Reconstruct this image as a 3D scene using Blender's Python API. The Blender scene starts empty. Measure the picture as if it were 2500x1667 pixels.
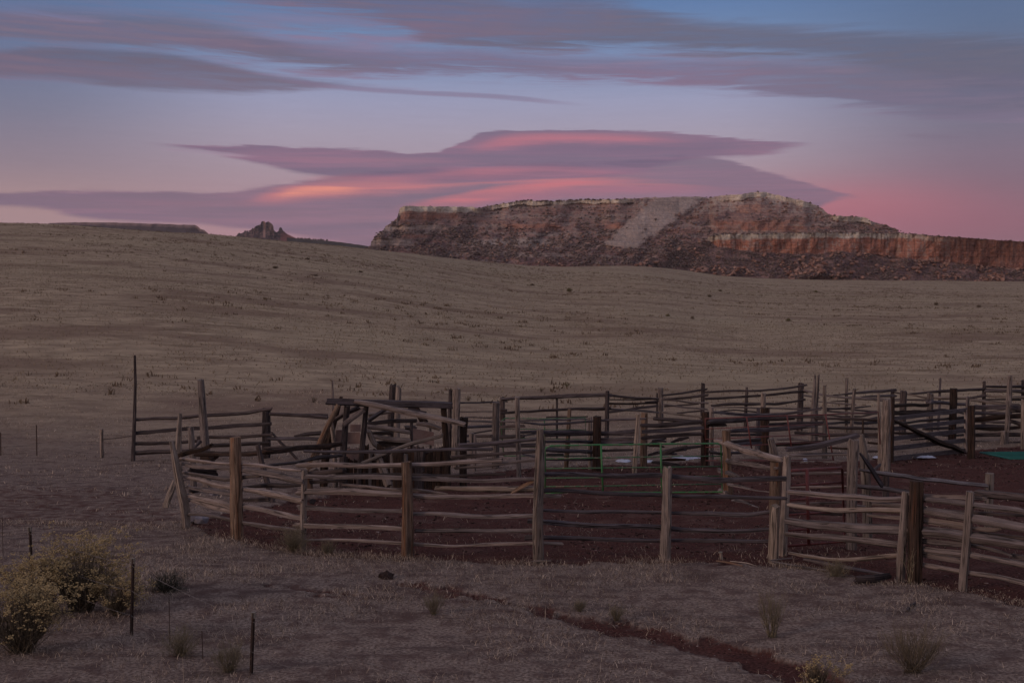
import bpy, math, random
import numpy as np
from math import radians as rad
random.seed(7)
sc = bpy.context.scene
col = sc.collection
F = 2778.0; CX = 1250.0; CY = 833.5
HOR = 700.0
P = math.atan((CY-HOR)/F)*-1.0          # camera pitch (down is negative)
cp, sp = math.cos(P), math.sin(P)

# ------------------------------------------------ photograph pixel <-> direction
def uv(px, py):
    xc = (np.asarray(px, float)-CX)/F; yc = (CY-np.asarray(py, float))/F
    den = cp - yc*sp
    return xc/den, (sp+yc*cp)/den           # X/Y, Z/Y
def v_of(py): return uv(CX, py)[1]
def py_of(v):                                # centre column inverse
    return CY - F*np.tan(np.arctan(v)-P)
def px_of(u, v):
    yc = np.tan(np.arctan(v)-P); return CX + u*(cp-yc*sp)*F
def at(px, py, Y):
    u, v = uv(px, py); return (float(u)*Y, Y, float(v)*Y)
def azel(px, py):
    u, v = uv(px, py); n = np.sqrt(u*u+1+v*v)
    return np.arctan2(u, 1.0), np.arcsin(v/n)

# ------------------------------------------------ numpy value noise
def _h(ix, iy, s):
    n = (ix.astype(np.int64)*374761393 + iy.astype(np.int64)*668265263 + s*1442695041) & 0xffffffff
    n = ((n ^ (n >> 13))*1274126177) & 0xffffffff
    n = n ^ (n >> 16)
    return (n & 0xffffff)/float(0xffffff)
def vnoise(x, y, s=0):
    x = np.asarray(x, float); y = np.asarray(y, float)
    x, y = np.broadcast_arrays(x, y)
    ix = np.floor(x); iy = np.floor(y); fx = x-ix; fy = y-iy
    fx = fx*fx*(3-2*fx); fy = fy*fy*(3-2*fy)
    a = _h(ix, iy, s); b = _h(ix+1, iy, s); c = _h(ix, iy+1, s); d = _h(ix+1, iy+1, s)
    return (a*(1-fx)+b*fx)*(1-fy)+(c*(1-fx)+d*fx)*fy
def fbm(x, y, s=0, o=4):
    t = 0; a = .5; n = 0
    for k in range(o):
        t = t+a*vnoise(np.asarray(x)*2**k, np.asarray(y)*2**k, s+k*17); n += a; a *= .5
    return t/n*2-1
def sstep(a, b, x):
    t = np.clip((np.asarray(x, float)-a)/(b-a), 0, 1); return t*t*(3-2*t)
def poly_in(px, py, poly):
    px = np.asarray(px, float); py = np.asarray(py, float); r = np.zeros(px.shape, bool)
    n = len(poly); j = n-1
    for i in range(n):
        xi, yi = poly[i]; xj, yj = poly[j]
        c = ((yi > py) != (yj > py)) & (px < (xj-xi)*(py-yi)/((yj-yi) if yj != yi else 1e-9)+xi)
        r ^= c; j = i
    return r

# ------------------------------------------------ terrain
KD = np.array([10, 12, 14.2, 19, 23.5, 30, 40, 50.])
KY = np.array([1830, 1667, 1545, 1360, 1280, 1200, 1120, 1060.])
CRX = [-900, 0, 250, 500, 900, 1100, 1250, 1400, 1500, 1575, 1640, 1750, 2000, 2500, 3400]
CRY = [528, 537, 549, 566, 603, 628, 645, 654, 646, 640, 652, 672, 678, 684, 692]
CRD = [260, 260, 262, 270, 330, 400, 450, 520, 580, 620, 680, 720, 760, 780, 800]
def ground_v(u, D):
    """Z/Y of the ground for forward depth D and X/Y = u"""
    u = np.clip(u, -.75, .75); D = np.asarray(D, float)
    px = CX+u*F
    yc = 0; Dc = 0
    for dx in (-110, -55, 0, 55, 110):
        yc = yc+np.interp(px+dx, CRX, CRY)/5; Dc = Dc+np.interp(px+dx, CRX, CRD)/5
    yn = np.interp(-1/D, -1/KD, KY)
    s = (1/D-1/Dc)/(1/50.-1/Dc)
    yf = yc+(1060-yc)*s
    y = np.where(D < 50, yn, yf)
    v = np.where(D <= Dc, v_of(y), 0)
    vc = v_of(yc); zc = vc*Dc
    slope = (zc-v_of(1060)*50)/(Dc-50)
    past = np.maximum(D-Dc, 0)
    zf = zc-slope*past*.15-past**2*1e-4*(past < 400)-16*(past >= 400)
    zf = np.maximum(zf, -14)
    return np.where(D <= Dc, v, zf/D)
_DS = np.exp(np.linspace(np.log(9.), np.log(900), 900))
def relief(X, Y):
    a = .05*fbm(X*.5, Y*.5, 3, 3)+.16*fbm(X*.07, Y*.07, 9, 2)
    far = sstep(60, 200, np.hypot(X, Y))
    return a*(1-far)+far*(.35*fbm(X*.03, Y*.08, 19, 3)+.10*fbm(X*.15, Y*.4, 29, 2))
def ground_z(X, Y):
    X = np.asarray(X, float); Y = np.asarray(Y, float)
    Yc = np.maximum(Y, 9.)
    z = ground_v(X/Yc, Yc)*Yc
    # smoothing of the profile: average of neighbours in depth
    for k in (.94, 1.06):
        z = z+ground_v(X/Yc, Yc*k)*Yc*k
    z = z/3+relief(X, Y)
    r = np.hypot(X, Y)
    near = sstep(3.0, 10.5, Y)
    zn = -1.75-.08*r.clip(0, 6)
    zn = np.where(Y < 0, -1.9, zn)
    return z*near+zn*(1-near)
def gD(px, py):
    """forward depth where the photograph's ground pixel lies"""
    u, v = uv(px, py)
    zz = ground_z(u*_DS, _DS)-v*_DS
    k = np.where((zz[:-1] < 0) & (zz[1:] >= 0) | (zz[:-1] >= 0) & (zz[1:] < 0))[0]
    k = [i for i in k if zz[i] < 0]
    if not k: return 700.
    i = k[0]; t = -zz[i]/(zz[i+1]-zz[i])
    return float(_DS[i]+t*(_DS[i+1]-_DS[i]))
def gP(px, py):
    Y = gD(px, py); return at(px, py, Y)

# soil map, in picture coordinates of the ground
INNER = [(445, 1280), (575, 1318), (740, 1352), (995, 1366), (1317, 1376), (1625, 1368), (1905, 1380), (2080, 1400), (2230, 1425), (2350, 1440), (2700, 1520), (2900, 1540), (2900, 1085), (2600, 1085), (2450, 1090), (2360, 1100), (2150, 1118), (2020, 1128), (1850, 1120), (1550, 1132), (1300, 1140), (1050, 1165), (860, 1195), (700, 1225), (560, 1250)]
TRACK = [(900, 1412), (1000, 1420), (1150, 1438), (1300, 1478), (1450, 1502), (1600, 1526), (1800, 1570), (1950, 1606), (2080, 1660), (2160, 1720), (2010, 1720), (1900, 1662), (1780, 1618), (1600, 1572), (1460, 1538), (1330, 1508), (1180, 1466), (1040, 1445), (940, 1425)]
TRK2 = [(560, 1418), (700, 1424), (830, 1438), (900, 1446), (870, 1456), (760, 1448), (640, 1436)]
BARE = [(-300, 1170), (60, 1185), (200, 1180), (330, 1192), (420, 1225), (430, 1262), (400, 1300), (250, 1300), (100, 1290), (-300, 1320)]
def soil_mask(X, Y):
    Yc = np.maximum(Y, 9.)
    u = X/Yc; v = ground_z(X, Y)/Yc
    px = px_of(u, v); py = py_of(v)
    sc_ = np.clip(19./Yc, .1, 1.5)
    m = 0.
    for k in range(5):
        ox = 26*sc_*(fbm(X*2.1+k*9, Y*2.1, 40+k, 3))*2
        oy = 9*sc_*(fbm(X*2.1-k*5, Y*2.1, 50+k, 3))*2
        m = m+poly_in(px+ox, py+oy, INNER)*.2
    for poly, w in ((TRACK, .74), (TRK2, .6), (BARE, .42)):
        t = 0.
        for k in range(4):
            ox = 60*fbm(X*2.6+k*3, Y*2.6, 60+k, 3); oy = 26*fbm(X*3.1, Y*3.1+k*7, 70+k, 3)
            t = t+poly_in(px+ox, py+oy, poly)*.25
        m = np.maximum(m, t*w)
    return m

# ------------------------------------------------ mesh helpers
def mesh_np(name, verts, faces, mat, attrs=None, smooth=False, parent=None, uvs=None):
    """faces: (n,3) or (n,4) int array"""
    me = bpy.data.meshes.new(name)
    verts = np.asarray(verts, np.float32); faces = np.asarray(faces, np.int32)
    nv, nf, k = len(verts), len(faces), faces.shape[1]
    me.vertices.add(nv); me.vertices.foreach_set('co', verts.ravel())
    me.loops.add(nf*k); me.loops.foreach_set('vertex_index', faces.ravel())
    me.polygons.add(nf); me.polygons.foreach_set('loop_start', np.arange(0, nf*k, k, dtype=np.int32))
    me.polygons.foreach_set('loop_total', np.full(nf, k, np.int32))
    me.polygons.foreach_set('use_smooth', np.full(nf, smooth, bool))
    for n_, a in (attrs or {}).items():
        a = np.asarray(a, np.float32)
        if a.ndim == 1:
            at_ = me.attributes.new(n_, 'FLOAT', 'POINT'); at_.data.foreach_set('value', a)
        else:
            at_ = me.attributes.new(n_, 'FLOAT_COLOR', 'POINT'); at_.data.foreach_set('color', a.ravel())
    me.update(calc_edges=True)
    if mat: me.materials.append(mat)
    o = bpy.data.objects.new(name, me); col.objects.link(o)
    if parent: o.parent = parent
    return o
def grid_faces(nr, nc):
    i = np.arange(nr-1)[:, None]*nc+np.arange(nc-1)[None, :]
    i = i.ravel()
    return np.stack([i, i+1, i+nc+1, i+nc], 1)
def tag(o, label=None, cat=None, group=None, kind=None):
    if label: o['label'] = label
    if cat: o['category'] = cat
    if group: o['group'] = group
    if kind: o['kind'] = kind
    return o
def thing(name, loc, label, cat, group=None):
    o = bpy.data.objects.new(name, None); col.objects.link(o); o.location = loc
    o.empty_display_size = .2
    return tag(o, label, cat, group)

class MB:
    """collects pieces into one mesh, with uv (around, along)"""
    def __init__(s): s.v = []; s.f = []; s.uv = []
    def log(s, pts, rads, seed=0, sides=10, rough=.1, flat=1.0, ragged=.0, seg=.16, bend=.0, square=False, taper=None):
        rn = random.Random(seed)
        pts = [np.array(p, float) for p in pts]
        # resample
        L = [0]
        for a, b in zip(pts, pts[1:]): L.append(L[-1]+np.linalg.norm(b-a))
        tot = max(L[-1], 1e-4); n = max(2, min(40, int(tot/seg)+1))
        ts = np.linspace(0, tot, n+1)
        P_ = np.stack([np.interp(ts, L, [p[k] for p in pts]) for k in range(3)], 1)
        R_ = np.interp(ts, L, rads)
        if len(pts) > 2 and n > 4:      # soften corners
            Q = P_.copy(); Q[1:-1] = (P_[:-2]+2*P_[1:-1]+P_[2:])/4; P_ = Q
        ph = rn.uniform(0, 99)
        for k in range(3):
            if bend: P_[:, k] += bend*(fbm(ts*.9+ph+k*31, ts*0, seed+5, 2))*min(1, tot/2)
        d = np.gradient(P_, axis=0); d /= np.linalg.norm(d, axis=1)[:, None]+1e-9
        up = np.array([0, 0, 1.]) if abs(d[:, 2].mean()) < .8 else np.array([0, 1., 0])
        if not square:
            ang = np.linspace(0, 2*math.pi, sides, endpoint=False)+rn.uniform(0, 1)
            ridge = np.array([rn.uniform(-1, 1) for _ in range(sides)])*rough
            if rn.random() < .5:          # a long check or split
                ridge[rn.randrange(sides)] -= rough*1.8
        else:
            ang = np.array([.25, .75, 1.25, 1.75])*math.pi; ridge = np.zeros(4); sides = 4
        ox, oz = (square if square else (1., flat))
        base = len(s.v); tw = rn.uniform(-.15, .15)
        circ = 2*math.pi*R_.mean()
        for i in range(n+1):
            sd = np.cross(d[i], up); sd /= np.linalg.norm(sd)+1e-9; nn = np.cross(sd, d[i])
            nz = fbm(np.arange(sides)*1.7+ph, np.full(sides, ts[i]*2.2), seed+9, 2)*rough*1.1
            for j in range(sides):
                a = ang[j]+(tw*ts[i] if not square else 0)
                r = R_[i]*(1+ridge[j]+nz[j])
                if square: r *= 1.414
                q = P_[i]+sd*math.cos(a)*r*ox+nn*math.sin(a)*r*oz
                if ragged and i in (0, n):
                    q = q+d[i]*(rn.uniform(-ragged, ragged))*R_[i]*2
                s.v.append(q); s.uv.append((j/sides*circ, ts[i]+ph))
        for i in range(n):
            for j in range(sides):
                a = base+i*sides+j; b = base+i*sides+(j+1) % sides
                s.f.append((a, b, b+sides, a+sides))
        for i, rev in ((0, True), (n, False)):
            c = len(s.v); s.v.append(P_[i]+(d[i]*R_[i]*.12*(-1 if rev else 1))); s.uv.append((0, ts[i]+ph))
            for j in range(sides):
                a = base+i*sides+j; b = base+i*sides+(j+1) % sides
                s.f.append((b, a, c, c) if rev else (a, b, c, c))
        return s
    def box(s, c, size, rot=0, tilt=0):
        x, y, z = [k/2 for k in size]; base = len(s.v)
        ca, sa = math.cos(rot), math.sin(rot)
        for dx in (-x, x):
            for dy in (-y, y):
                for dz in (-z, z):
                    q = (dx*ca-dy*sa, dx*sa+dy*ca, dz+tilt*dx)
                    s.v.append(np.array(c)+q); s.uv.append((dx+dy, dz))
        for f in ((0, 1, 3, 2), (4, 6, 7, 5), (0, 4, 5, 1), (2, 3, 7, 6), (0, 2, 6, 4), (1, 5, 7, 3)):
            s.f.append(tuple(base+i for i in f))
        return s
    def tube(s, pts, r, sides=6):
        base = len(s.v); pts = [np.array(p, float) for p in pts]; n = len(pts)
        for i, p in enumerate(pts):
            d = pts[min(i+1, n-1)]-pts[max(i-1, 0)]; d = d/(np.linalg.norm(d)+1e-9)
            up = np.array([0, 0, 1.]) if abs(d[2]) < .9 else np.array([0, 1., 0])
            sd = np.cross(d, up); sd /= np.linalg.norm(sd)+1e-9; nn = np.cross(sd, d)
            rr = r if np.isscalar(r) else r[i]
            for j in range(sides):
                a = 2*math.pi*j/sides
                s.v.append(p+sd*math.cos(a)*rr+nn*math.sin(a)*rr); s.uv.append((j/sides, i*.1))
        for i in range(n-1):
            for j in range(sides):
                a = base+i*sides+j; b = base+i*sides+(j+1) % sides
                s.f.append((a, b, b+sides, a+sides))
        for i, rev in ((0, 1), (n-1, 0)):
            c = len(s.v); s.v.append(pts[i]); s.uv.append((0, 0))
            for j in range(sides):
                a = base+i*sides+j; b = base+i*sides+(j+1) % sides
                s.f.append((b, a, c, c) if rev else (a, b, c, c))
        return s
    def build(s, name, mat, parent=None, smooth=False):
        me = bpy.data.meshes.new(name)
        off = np.array(parent.location) if parent else np.zeros(3)
        fs = [f if len(f) < 4 or f[2] != f[3] else f[:3] for f in s.f]
        me.from_pydata([tuple(np.asarray(q)-off) for q in s.v], [], fs)
        ul = me.uv_layers.new(name='UVMap')
        li = np.zeros(len(me.loops), np.int32); me.loops.foreach_get('vertex_index', li)
        ul.data.foreach_set('uv', np.array(s.uv, np.float32)[li].ravel())
        if smooth: me.polygons.foreach_set('use_smooth', [True]*len(me.polygons))
        me.materials.append(mat); me.update()
        o = bpy.data.objects.new(name, me); col.objects.link(o)
        if parent: o.parent = parent
        return o
# ------------------------------------------------ node helpers
class NT:
    def __init__(s, nt): s.nt = nt; s.L = nt.links
    def node(s, t, **kw):
        n = s.nt.nodes.new(t)
        for k, v in kw.items(): setattr(n, k, v)
        return n
    def put(s, sock, val):
        if isinstance(val, V): s.L.new(val.s, sock)
        elif isinstance(val, bpy.types.NodeSocket): s.L.new(val, sock)
        else: sock.default_value = val
    def math(s, op, a, b=0., c=0., clamp=False):
        n = s.node('ShaderNodeMath', operation=op, use_clamp=clamp)
        s.put(n.inputs[0], a); s.put(n.inputs[1], b); s.put(n.inputs[2], c)
        return V(s, n.outputs[0])
    def smooth(s, a, b, x):
        n = s.node('ShaderNodeMapRange', interpolation_type='SMOOTHSTEP')
        s.put(n.inputs[0], x); s.put(n.inputs[1], a); s.put(n.inputs[2], b); n.inputs[3].default_value = 0; n.inputs[4].default_value = 1
        return V(s, n.outputs[0])
    def mix(s, f, a, b, mode='MIX'):
        n = s.node('ShaderNodeMix', data_type='RGBA', blend_type=mode)
        s.put(n.inputs[0], f)
        for sock, val in ((n.inputs[6], a), (n.inputs[7], b)):
            if isinstance(val, (tuple, list)): sock.default_value = (*val[:3], 1)
            else: s.put(sock, val)
        return V(s, n.outputs[2])
    def comb(s, x, y, z=0.):
        n = s.node('ShaderNodeCombineXYZ')
        s.put(n.inputs[0], x); s.put(n.inputs[1], y); s.put(n.inputs[2], z); return V(s, n.outputs[0])
    def noise(s, vec, scale=1., detail=3., rough=.5, dist=0.):
        n = s.node('ShaderNodeTexNoise'); s.put(n.inputs['Vector'], vec)
        n.inputs['Scale'].default_value = scale; n.inputs['Detail'].default_value = detail
        n.inputs['Roughness'].default_value = rough; n.inputs['Distortion'].default_value = dist
        return V(s, n.outputs['Fac'])
    def ramp(s, f, stops, interp='LINEAR'):
        n = s.node('ShaderNodeValToRGB'); s.put(n.inputs[0], f); r = n.color_ramp; r.interpolation = interp
        while len(r.elements) > 1: r.elements.remove(r.elements[0])
        r.elements[0].position = stops[0][0]; r.elements[0].color = (*stops[0][1], 1)
        for p_, c in stops[1:]:
            e = r.elements.new(p_); e.color = (*c, 1)
        return V(s, n.outputs[0])
    def curve(s, x, pts):
        n = s.node('ShaderNodeFloatCurve'); s.put(n.inputs['Value'], x)
        c = n.mapping.curves[0]; n.mapping.use_clip = False
        while len(c.points) > 2: c.points.remove(c.points[1])
        c.points[0].location = pts[0]; c.points[1].location = pts[-1]
        for q in pts[1:-1]: c.points.new(*q)
        for q in c.points: q.handle_type = 'AUTO'
        n.mapping.update(); return V(s, n.outputs[0])
class V:
    def __init__(s, t, sock): s.t = t; s.s = sock
    def __add__(s, o): return s.t.math('ADD', s, o)
    __radd__ = __add__
    def __sub__(s, o): return s.t.math('SUBTRACT', s, o)
    def __rsub__(s, o): return s.t.math('SUBTRACT', o, s)
    def __mul__(s, o): return s.t.math('MULTIPLY', s, o)
    __rmul__ = __mul__
    def __truediv__(s, o): return s.t.math('DIVIDE', s, o)
def lin(c):
    return tuple(((x/255)/12.92 if x/255 <= .04045 else (((x/255)+.055)/1.055)**2.4) for x in c[:3])
def material(name):
    m = bpy.data.materials.new(name); m.use_nodes = True
    t = NT(m.node_tree); b = m.node_tree.nodes['Principled BSDF']
    return m, t, b
def bump(t, b, h, strength=.5, dist=.02):
    n = t.node('ShaderNodeBump'); n.inputs['Strength'].default_value = strength; n.inputs['Distance'].default_value = dist
    t.put(n.inputs['Height'], h); t.L.new(n.outputs[0], b.inputs['Normal'])

# ------------------------------------------------ world: dusk sky with clouds
W = bpy.data.worlds.new('World'); sc.world = W; W.use_nodes = True
wt = NT(W.node_tree); W.node_tree.nodes.clear()
out = wt.node('ShaderNodeOutputWorld'); bg = wt.node('ShaderNodeBackground'); wt.L.new(bg.outputs[0], out.inputs[0])
tc = wt.node('ShaderNodeTexCoord'); sx = wt.node('ShaderNodeSeparateXYZ'); wt.L.new(tc.outputs['Generated'], sx.inputs[0])
X_, Y_, Z_ = (V(wt, sx.outputs[i]) for i in range(3))
AZ = wt.math('ARCTAN2', X_, Y_)
EL = wt.math('ARCSINE', Z_)
A0, A1, E0, E1 = -.6, .6, -.02, .30
a = (AZ-A0)/(A1-A0); e = (EL-E0)/(E1-E0)
a = wt.math('MINIMUM', wt.math('MAXIMUM', a, 0.), 1.)
def AE(px, py):
    A, E = azel(px, py); return (float((A-A0)/(A1-A0)), float((E-E0)/(E1-E0)))
def eh(dpy): return dpy/F/(E1-E0)
# streaky warps of the elevation coordinate
sl = a*.09                                   # bands slope gently down to the right
n1 = wt.noise(wt.comb(a*6., (e+sl)*26.), 1., 6., .62, .6)
n2 = wt.noise(wt.comb(a*20., (e+sl)*85.), 1., 6., .65, .5)
n3 = wt.noise(wt.comb(a*3.+7., (e+sl)*14.+3.), 1., 3., .5)
n4 = wt.noise(wt.comb(a*60., e*190.), 1., 3., .6)
warp = (n1-.5)*eh(95)+(n2-.5)*eh(40)
soft = (n1-.5)*eh(10)+(n2-.5)*eh(13)+(n4-.5)*eh(6)
def band(top, bot, st, sb, w=1., fade=None):
    tp = wt.curve(a, [AE(*q) for q in top]); bt = wt.curve(a, [AE(*q) for q in bot])
    ew = e+(warp if w >= 1 else soft)*(w if w >= 1 else w*1.6)
    d = wt.smooth(eh(-st*.6), eh(st*.6), tp-ew)*wt.smooth(eh(-sb*.6), eh(sb*.6), ew-bt)
    if fade:
        x0 = AE(fade[0], 300)[0]; x1 = AE(fade[1], 300)[0]; x2 = AE(fade[2], 300)[0]; x3 = AE(fade[3], 300)[0]
        d = d*wt.smooth(x0, x1, a)*wt.smooth(x3, x2, a)
    return d
def eg(py): return AE(1250, py)[1]
ee = wt.math('MINIMUM', wt.math('MAXIMUM', e, 0.), 1.)
grad = wt.ramp(ee, [(0., lin((150, 108, 122))), (eg(590), lin((172, 128, 140))), (eg(520), lin((170, 134, 144))), (eg(420), lin((165, 143, 156))),
                    (eg(330), lin((162, 151, 170))), (eg(250), lin((152, 152, 180))), (eg(150), lin((124, 141, 178))), (eg(60), lin((104, 128, 168))), (eg(0), lin((92, 120, 165))), (1., lin((72, 98, 146)))])
gradR = wt.ramp(ee, [(0., lin((118, 86, 104))), (eg(560), lin((128, 92, 110))), (eg(480), lin((122, 98, 116))), (eg(400), lin((124, 105, 124))), (eg(300), lin((112, 108, 130))),
                     (eg(200), lin((102, 108, 134))), (eg(100), lin((92, 108, 140))), (eg(0), lin((86, 106, 143))), (1., lin((66, 90, 138)))])
gradL = wt.ramp(ee, [(0., lin((165, 130, 138))), (eg(500), lin((165, 134, 138))), (eg(420), lin((143, 125, 138))), (eg(300), lin((122, 120, 142))), (eg(220), lin((110, 117, 145))),
                     (eg(120), lin((98, 115, 150))), (eg(0), lin((88, 110, 150))), (1., lin((68, 92, 140)))])
c = wt.mix(wt.smooth(AE(1700, 300)[0], AE(2450, 300)[0], a), grad, gradR)
c = wt.mix(wt.smooth(AE(750, 300)[0], AE(0, 300)[0], a), c, gradL)
# rose afterglow low on the right
g0, h0 = AE(2010, 512)
gx = (a-g0)/.105; gy = (e-h0)/eh(68)
rr = gx*gx+gy*gy
glow = wt.math('EXPONENT', rr*-1.)
c = wt.mix(glow*.68, c, lin((184, 102, 118)))
g0, h0 = AE(2150, 560); gx = (a-g0)/.16; gy = (e-h0)/eh(60)
c = wt.mix(wt.math('EXPONENT', (gx*gx+gy*gy)*-1.)*.5, c, lin((146, 88, 110)))
GR = lin((104, 96, 116)); GRW = lin((124, 100, 122)); PK = lin((150, 108, 128))
nS = wt.smooth(.36, .64, n2*.6+n1*.4)
def paint(c, d, c1, c2, nz, op=1., wisp=.35):
    cc = wt.mix(nz, c1, c2); cc = wt.mix(1., cc, wt.ramp(nS, [(0., (.86, .88, .92)), (1., (1.14, 1.10, 1.07))]), 'MULTIPLY')
    return wt.mix(d*(op*(1-wisp)+nS*(wisp*op)), c, cc)
nT = wt.noise(wt.comb(a*3.2+3., (e-a*.03+(n3-.5)*.05)*24.), 1., 5., .58, .5); nU = wt.noise(wt.comb(a*7.+9., (e-a*.05+(n3-.5)*.06)*60.), 1., 5., .6, .4)
nL = wt.smooth(.36, .66, nT*.7+nU*.3)
nA = wt.smooth(.35, .68, n3); nB = wt.smooth(.38, .64, n1)
# thin high veil of mixed mauve between the main bands
veil = band([(-900, 60), (0, 20), (700, 20), (1300, 60), (1900, 110), (2600, 150), (3300, 190)], [(-900, 190), (0, 190), (700, 190), (1300, 190), (1900, 230), (2500, 285), (3300, 330)], 60, 40, 1.4)
c = paint(c, veil*wt.smooth(.36, .60, n2*.5+n1*.5), lin((116, 106, 130)), lin((130, 108, 134)), nB, .72)
d1 = band([(-900, -60), (300, -30), (600, -14), (1000, -30), (1300, 0), (1500, 10), (1700, 45), (2000, 74), (2200, 88), (2500, 102), (3300, 150)],
          [(-900, -50), (300, -25), (600, 5), (900, 40), (1100, 112), (1300, 125), (1500, 120), (1750, 132), (2000, 150), (2200, 180), (2500, 235), (3300, 300)], 34, 30, 1.)
c = paint(c, d1, wt.mix(wt.smooth(AE(1900, 200)[0], AE(900, 200)[0], a), lin((98, 94, 112)), lin((116, 98, 120))), lin((96, 94, 114)), nA, .94)
d2 = band([(-900, 80), (300, 96), (640, 96), (800, 112), (1000, 126), (1200, 136), (1400, 150), (1700, 148), (2000, 158), (2500, 190), (3300, 230)],
          [(-900, 82), (300, 100), (500, 118), (700, 150), (900, 170), (1100, 176), (1300, 185), (1500, 190), (1700, 205), (1900, 227), (2100, 250), (2300, 275), (2500, 272), (3300, 300)], 26, 22, 1.)
c = paint(c, d2, wt.mix(wt.smooth(AE(1500, 200)[0], AE(2300, 200)[0], a), lin((124, 104, 130)), lin((106, 98, 118))), lin((108, 100, 124)), nA, .90)
d3 = band([(-900, 30), (-200, 40), (0, 30), (100, 32), (300, 45), (450, 52), (600, 78), (700, 112), (800, 138), (1000, 160), (3300, 200)],
          [(-900, 70), (-200, 80), (0, 92), (150, 100), (350, 118), (500, 126), (650, 146), (800, 162), (1000, 170), (3300, 205)], 30, 26, 1., (-2000, -1900, 800, 1050))
c = paint(c, d3, lin((118, 102, 122)), lin((106, 100, 120)), nA, .9)
d4 = band([(-900, 110), (-200, 124), (0, 126), (100, 118), (250, 124), (400, 133), (550, 160), (650, 182), (800, 202), (950, 212), (3300, 250)],
          [(-900, 170), (-200, 182), (0, 184), (150, 192), (300, 214), (450, 224), (600, 226), (700, 222), (800, 214), (950, 213), (3300, 255)], 14, 16, .9, (-2000, -1900, 750, 950))
c = paint(c, d4, lin((112, 98, 118)), lin((100, 93, 112)), nA, .97)
d5 = band([(-900, 100), (600, 176), (800, 204), (1000, 220), (1200, 230), (1400, 250), (1480, 258), (3300, 350)], [(-900, 110), (600, 190), (800, 216), (1000, 231), (1200, 241), (1400, 258), (1480, 262), (3300, 360)], 5, 6, .3, (620, 760, 1250, 1470))
c = paint(c, d5, lin((124, 108, 134)), lin((128, 108, 134)), nA, .7)
# lenticular stack
d7 = band([(-900, 485), (-200, 476), (0, 472), (200, 465), (400, 469), (540, 470), (650, 457), (750, 442), (850, 430), (1000, 415), (1500, 395), (1720, 384), (1850, 414), (1950, 440), (2020, 462), (2070, 475), (3300, 900)],
          [(-900, 490), (-200, 495), (0, 502), (100, 508), (200, 530), (350, 544), (500, 551), (620, 562), (760, 582), (880, 604), (1000, 640), (1900, 640), (2010, 500), (2090, 480), (3300, 910)], 8, 14, .97)
c = paint(c, d7, lin((112, 94, 118)), lin((138, 104, 126)), nL, .95, .2)
d6 = band([(-900, 345), (330, 351), (500, 353), (700, 358), (900, 366), (1050, 371), (1120, 350), (1200, 322), (1300, 318), (1600, 323), (1750, 333), (1900, 345), (1990, 351), (3300, 400)],
          [(-900, 347), (330, 352), (420, 356), (500, 368), (560, 382), (640, 402), (760, 428), (900, 440), (1200, 445), (1500, 430), (1650, 398), (1720, 386), (1850, 378), (1940, 362), (1990, 352), (3300, 402)], 6, 12, .95, (340, 460, 1880, 2030))
c = paint(c, d6, lin((114, 94, 120)), lin((142, 104, 128)), nL, .96, .15)
dn = band([(-900, 360), (380, 362), (470, 366), (600, 378), (700, 386), (3300, 500)], [(-900, 368), (380, 368), (470, 374), (600, 383), (700, 387), (3300, 510)], 3, 3, .4, (380, 430, 560, 640))
c = paint(c, dn, lin((160, 138, 156)), lin((160, 138, 156)), nB, .8)
def streak(c, top, bot, colr, op, st=8, sb=8, w=.7, fade=None):
    return wt.mix(band(top, bot, st*1.5, sb*1.5, w, fade)*(nL*(.5*op)+.52*op), c, colr)
c = streak(c, [(-900, 600), (560, 500), (650, 471), (760, 447), (880, 440), (1000, 440), (1200, 452), (3300, 600)], [(-900, 610), (560, 505), (650, 496), (780, 484), (900, 476), (1000, 470), (1200, 462), (3300, 610)], lin((196, 118, 124)), .85, 12, 14, .8, (560, 680, 950, 1200))
c = streak(c, [(-900, 600), (640, 482), (720, 462), (780, 456), (840, 456), (920, 462), (3300, 600)], [(-900, 610), (640, 486), (720, 478), (800, 472), (860, 470), (920, 466), (3300, 610)], lin((228, 142, 126)), .95, 8, 10, .6, (640, 720, 800, 930))
c = streak(c, [(-900, 450), (700, 438), (820, 430), (1000, 426), (1200, 410), (1350, 412), (3300, 500)], [(-900, 455), (700, 442), (820, 441), (1000, 440), (1200, 432), (1350, 425), (3300, 505)], lin((184, 112, 126)), .7, 8, 9, .7, (680, 800, 1150, 1400))
c = streak(c, [(-900, 600), (930, 508), (1040, 492), (1150, 470), (1300, 447), (1450, 438), (1680, 443), (3300, 600)], [(-900, 610), (930, 514), (1040, 508), (1150, 500), (1300, 474), (1450, 456), (1680, 450), (3300, 610)], lin((206, 112, 120)), .85, 9, 14, .8, (930, 1060, 1350, 1720))
c = streak(c, [(-900, 600), (1100, 505), (1300, 472), (1500, 456), (1700, 456), (1850, 466), (3300, 600)], [(-900, 610), (1100, 512), (1300, 490), (1500, 475), (1700, 468), (1850, 470), (3300, 610)], lin((170, 104, 124)), .7, 9, 12, .8, (1080, 1200, 1600, 1850))
c = streak(c, [(-900, 400), (1140, 352), (1240, 332), (1450, 330), (1600, 336), (1740, 347), (3300, 450)], [(-900, 410), (1140, 376), (1240, 358), (1450, 346), (1600, 350), (1740, 352), (3300, 455)], lin((188, 112, 126)), .85, 9, 13, .7, (1120, 1250, 1500, 1760))
c = streak(c, [(-900, 450), (1050, 425), (1200, 410), (1330, 406), (1500, 414), (1620, 420), (3300, 500)], [(-900, 455), (1050, 444), (1200, 438), (1330, 432), (1500, 428), (1620, 425), (3300, 505)], lin((172, 108, 126)), .6, 10, 12, .8, (1040, 1200, 1450, 1640))
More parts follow.
